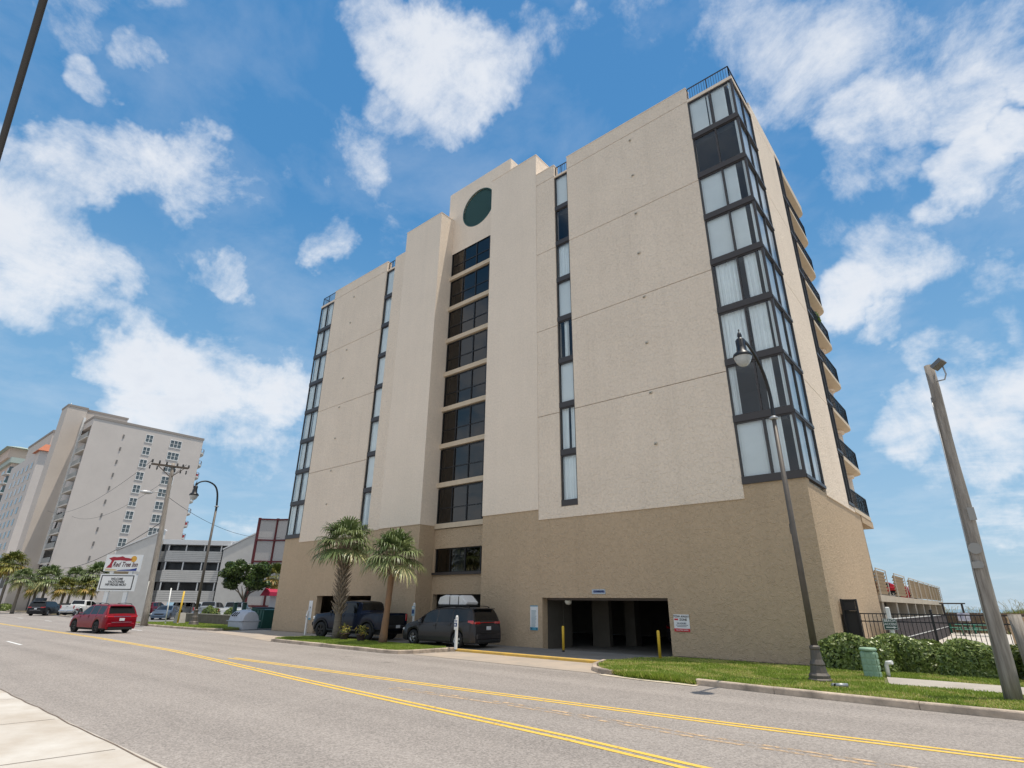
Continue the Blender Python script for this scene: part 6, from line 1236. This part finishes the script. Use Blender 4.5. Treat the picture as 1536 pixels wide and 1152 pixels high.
for s in np.linspace(.2,Lm-.2,4): mb=MB(); slab(mb,s-.12,s+.12,-.8,-.5,0,1.9); mb.build('stilt',MGD,t)
mb=MB(); slab(mb,Lm+4.4,Lm+9.5,-3.0,-1.3,0,9.6); mb.build('wing',MG,t)
for z in(3.4,6.0,8.3):
    mb=MB(); slab(mb,Lm+5.1,Lm+5.9,-1.3,-1.24,z,z+1.0); slab(mb,Lm+6.2,Lm+6.6,-1.3,-1.24,z,z+1.0); mb.build('window',M['dark'],t)
mb=MB(); slab(mb,Lm+4.3,Lm+9.6,-3.1,-1.1,9.6,9.85); mb.build('fascia',ML,t)
# red framed stair tower
t=thing('stair_tower_red','stair tower of pale textured panels in a dark red frame between motel and tan block','building',(-74,39,0)); RF=mat('dark_red_frame',(.10,.010,.012),.6); PN=mat('textured_panel',(.42,.40,.385),.8,var=.2,vs=14)
q=[(-75.9,36.6),(-74.4,38.4),(-71.6,40.0)]
for (a,b) in zip(q,q[1:]):
    for k in range(4):
        mb=MB(); mb.obox((a[0],a[1],1.5+k*2.75+1.3),(b[0],b[1],1.5+k*2.75+1.3),.12,2.5); mb.build('panel',PN,t)
mb=MB()
for (a,b) in zip(q,q[1:]):
    for k in range(5): mb.obox((a[0]+.05,a[1]-.05,1.42+k*2.75),(b[0]+.05,b[1]-.05,1.42+k*2.75),.26,.2)
for a in q: mb.box(a[0]-.15,a[0]+.15,a[1]-.17,a[1]+.13,0,12.6)
mb.build('frame',RF,t)
# awning and stand beside the wall
c=onD(407,880,64); t=thing('awning','pink-red awning over a small entrance, half hidden by the tan wall','awning',(c.x,c.y,0)); MB().prism([(-1.2,2.6),(1.0,2.6),(1.0,3.0),(.5,3.3),(-.2,3.4)],-.6,.6,plane='xz').build('canopy',mat('awning_red',(.42,.02,.06),.8),t,local=True); MB().box(-1.1,1.1,.6,.7,0,3.3).build('wall',ML,t,local=True)
# motel sign
t=thing('motel_sign','white roadside signboard with a red tree and yellow sun above a changeable letter board','sign',(-81,23.4,0)); 
SO=Vector((-81.95,21.75,0)); sd_=Vector((.75,.66,0)).normalized(); sn=Vector((sd_.y,-sd_.x,0)); Wd=4.1
def Q(u,z,o=0): q=SO+sd_*u+sn*o; return (q.x,q.y,z)
def sbox(mb,u0,u1,z0,z1,o0,o1,mi=0):
    vs=[Q(u0,z0,o0),Q(u1,z0,o0),Q(u1,z0,o1),Q(u0,z0,o1),Q(u0,z1,o0),Q(u1,z1,o0),Q(u1,z1,o1),Q(u0,z1,o1)]; mb.add(vs,[(3,2,1,0),(4,5,6,7),(0,1,5,4),(1,2,6,5),(2,3,7,6),(3,0,4,7)],mi)
SW=mat('signboard_white',(.80,.80,.78),.4)
mb=MB(); sbox(mb,0,Wd,5.15,7.05,-.18,.18); mb.build('top_panel',SW,t)
mb=MB(); sbox(mb,-.15,Wd-.1,2.95,4.85,-.2,.16); mb.build('letter_board_frame',SW,t); mb=MB(); sbox(mb,.02,Wd-.27,3.10,4.70,.161,.175); mb.build('letter_board_border',M['black'],t); mb=MB(); sbox(mb,.14,Wd-.38,3.20,4.60,.176,.185); mb.build('letter_board',SW,t)
for u_ in(.75,Wd-1.15): mb=MB(); sbox(mb,u_,u_+.45,0,5.15,-.17,.05); mb.build('post',SW,t)
mb=MB(); sbox(mb,1.25,Wd-1.2,4.86,5.14,-.05,.0); mb.build('brace',mat('brace_tan',(.35,.27,.17),.7),t)
mb=MB(); o_=.186
def blob(pts,mi,o): mb.add([Q(u*Wd,5.15+v*1.9,o) for u,v in pts],[tuple(range(len(pts)))],mi)
blob([(.06,.20),(.22,.20),(.215,.45),(.25,.64),(.42,.66),(.60,.62),(.74,.64),(.76,.74),(.64,.80),(.54,.82),(.46,.90),(.38,.86),(.30,.84),(.20,.86),(.12,.80),(.07,.78),(.13,.70),(.17,.62),(.14,.42),(.10,.32)],0,o_)
blob([(.80+.085*math.cos(a),.74+.19*math.sin(a)) for a in np.linspace(0,2*PI,24)[:-1]],1,o_)
blob([(.38,.03),(.95,.03),(.95,.22),(.88,.17),(.75,.12),(.55,.10),(.42,.07)],2,o_); blob([(.04,.03),(.37,.03),(.40,.08),(.30,.13),(.05,.15)],3,o_)
mb.build('emblem',[mat('emblem_red',(.36,.015,.03),.5),mat('emblem_sun',(.72,.38,.05),.5),mat('emblem_blue',(.02,.05,.25),.5),mat('emblem_sand',(.62,.52,.30),.5)],t,fix=False)
mb=MB(); mb.text('Red Tree Inn',.78,Q(Wd*.59,5.15+1.9*.40,o_+.004),sd_,(0,0,1),0,bold=.018,shear=.3,xs=.70); mb.build('sign_lettering',mat('emblem_red_dark',(.08,.008,.015),.5),t,fix=False)
mb=MB(); mb.text('WELCOME',.36,Q(Wd*.46,4.28,.188),sd_,(0,0,1),0,bold=.012,xs=.8); mb.text('VACATIONERS',.36,Q(Wd*.46,3.96,.188),sd_,(0,0,1),0,bold=.012,xs=.8); mb.text('WIFI FRIDGES MICRO',.36,Q(Wd*.46,3.64,.188),sd_,(0,0,1),0,bold=.012,xs=.72); mb.build('board_lettering',M['black'],t,fix=False)
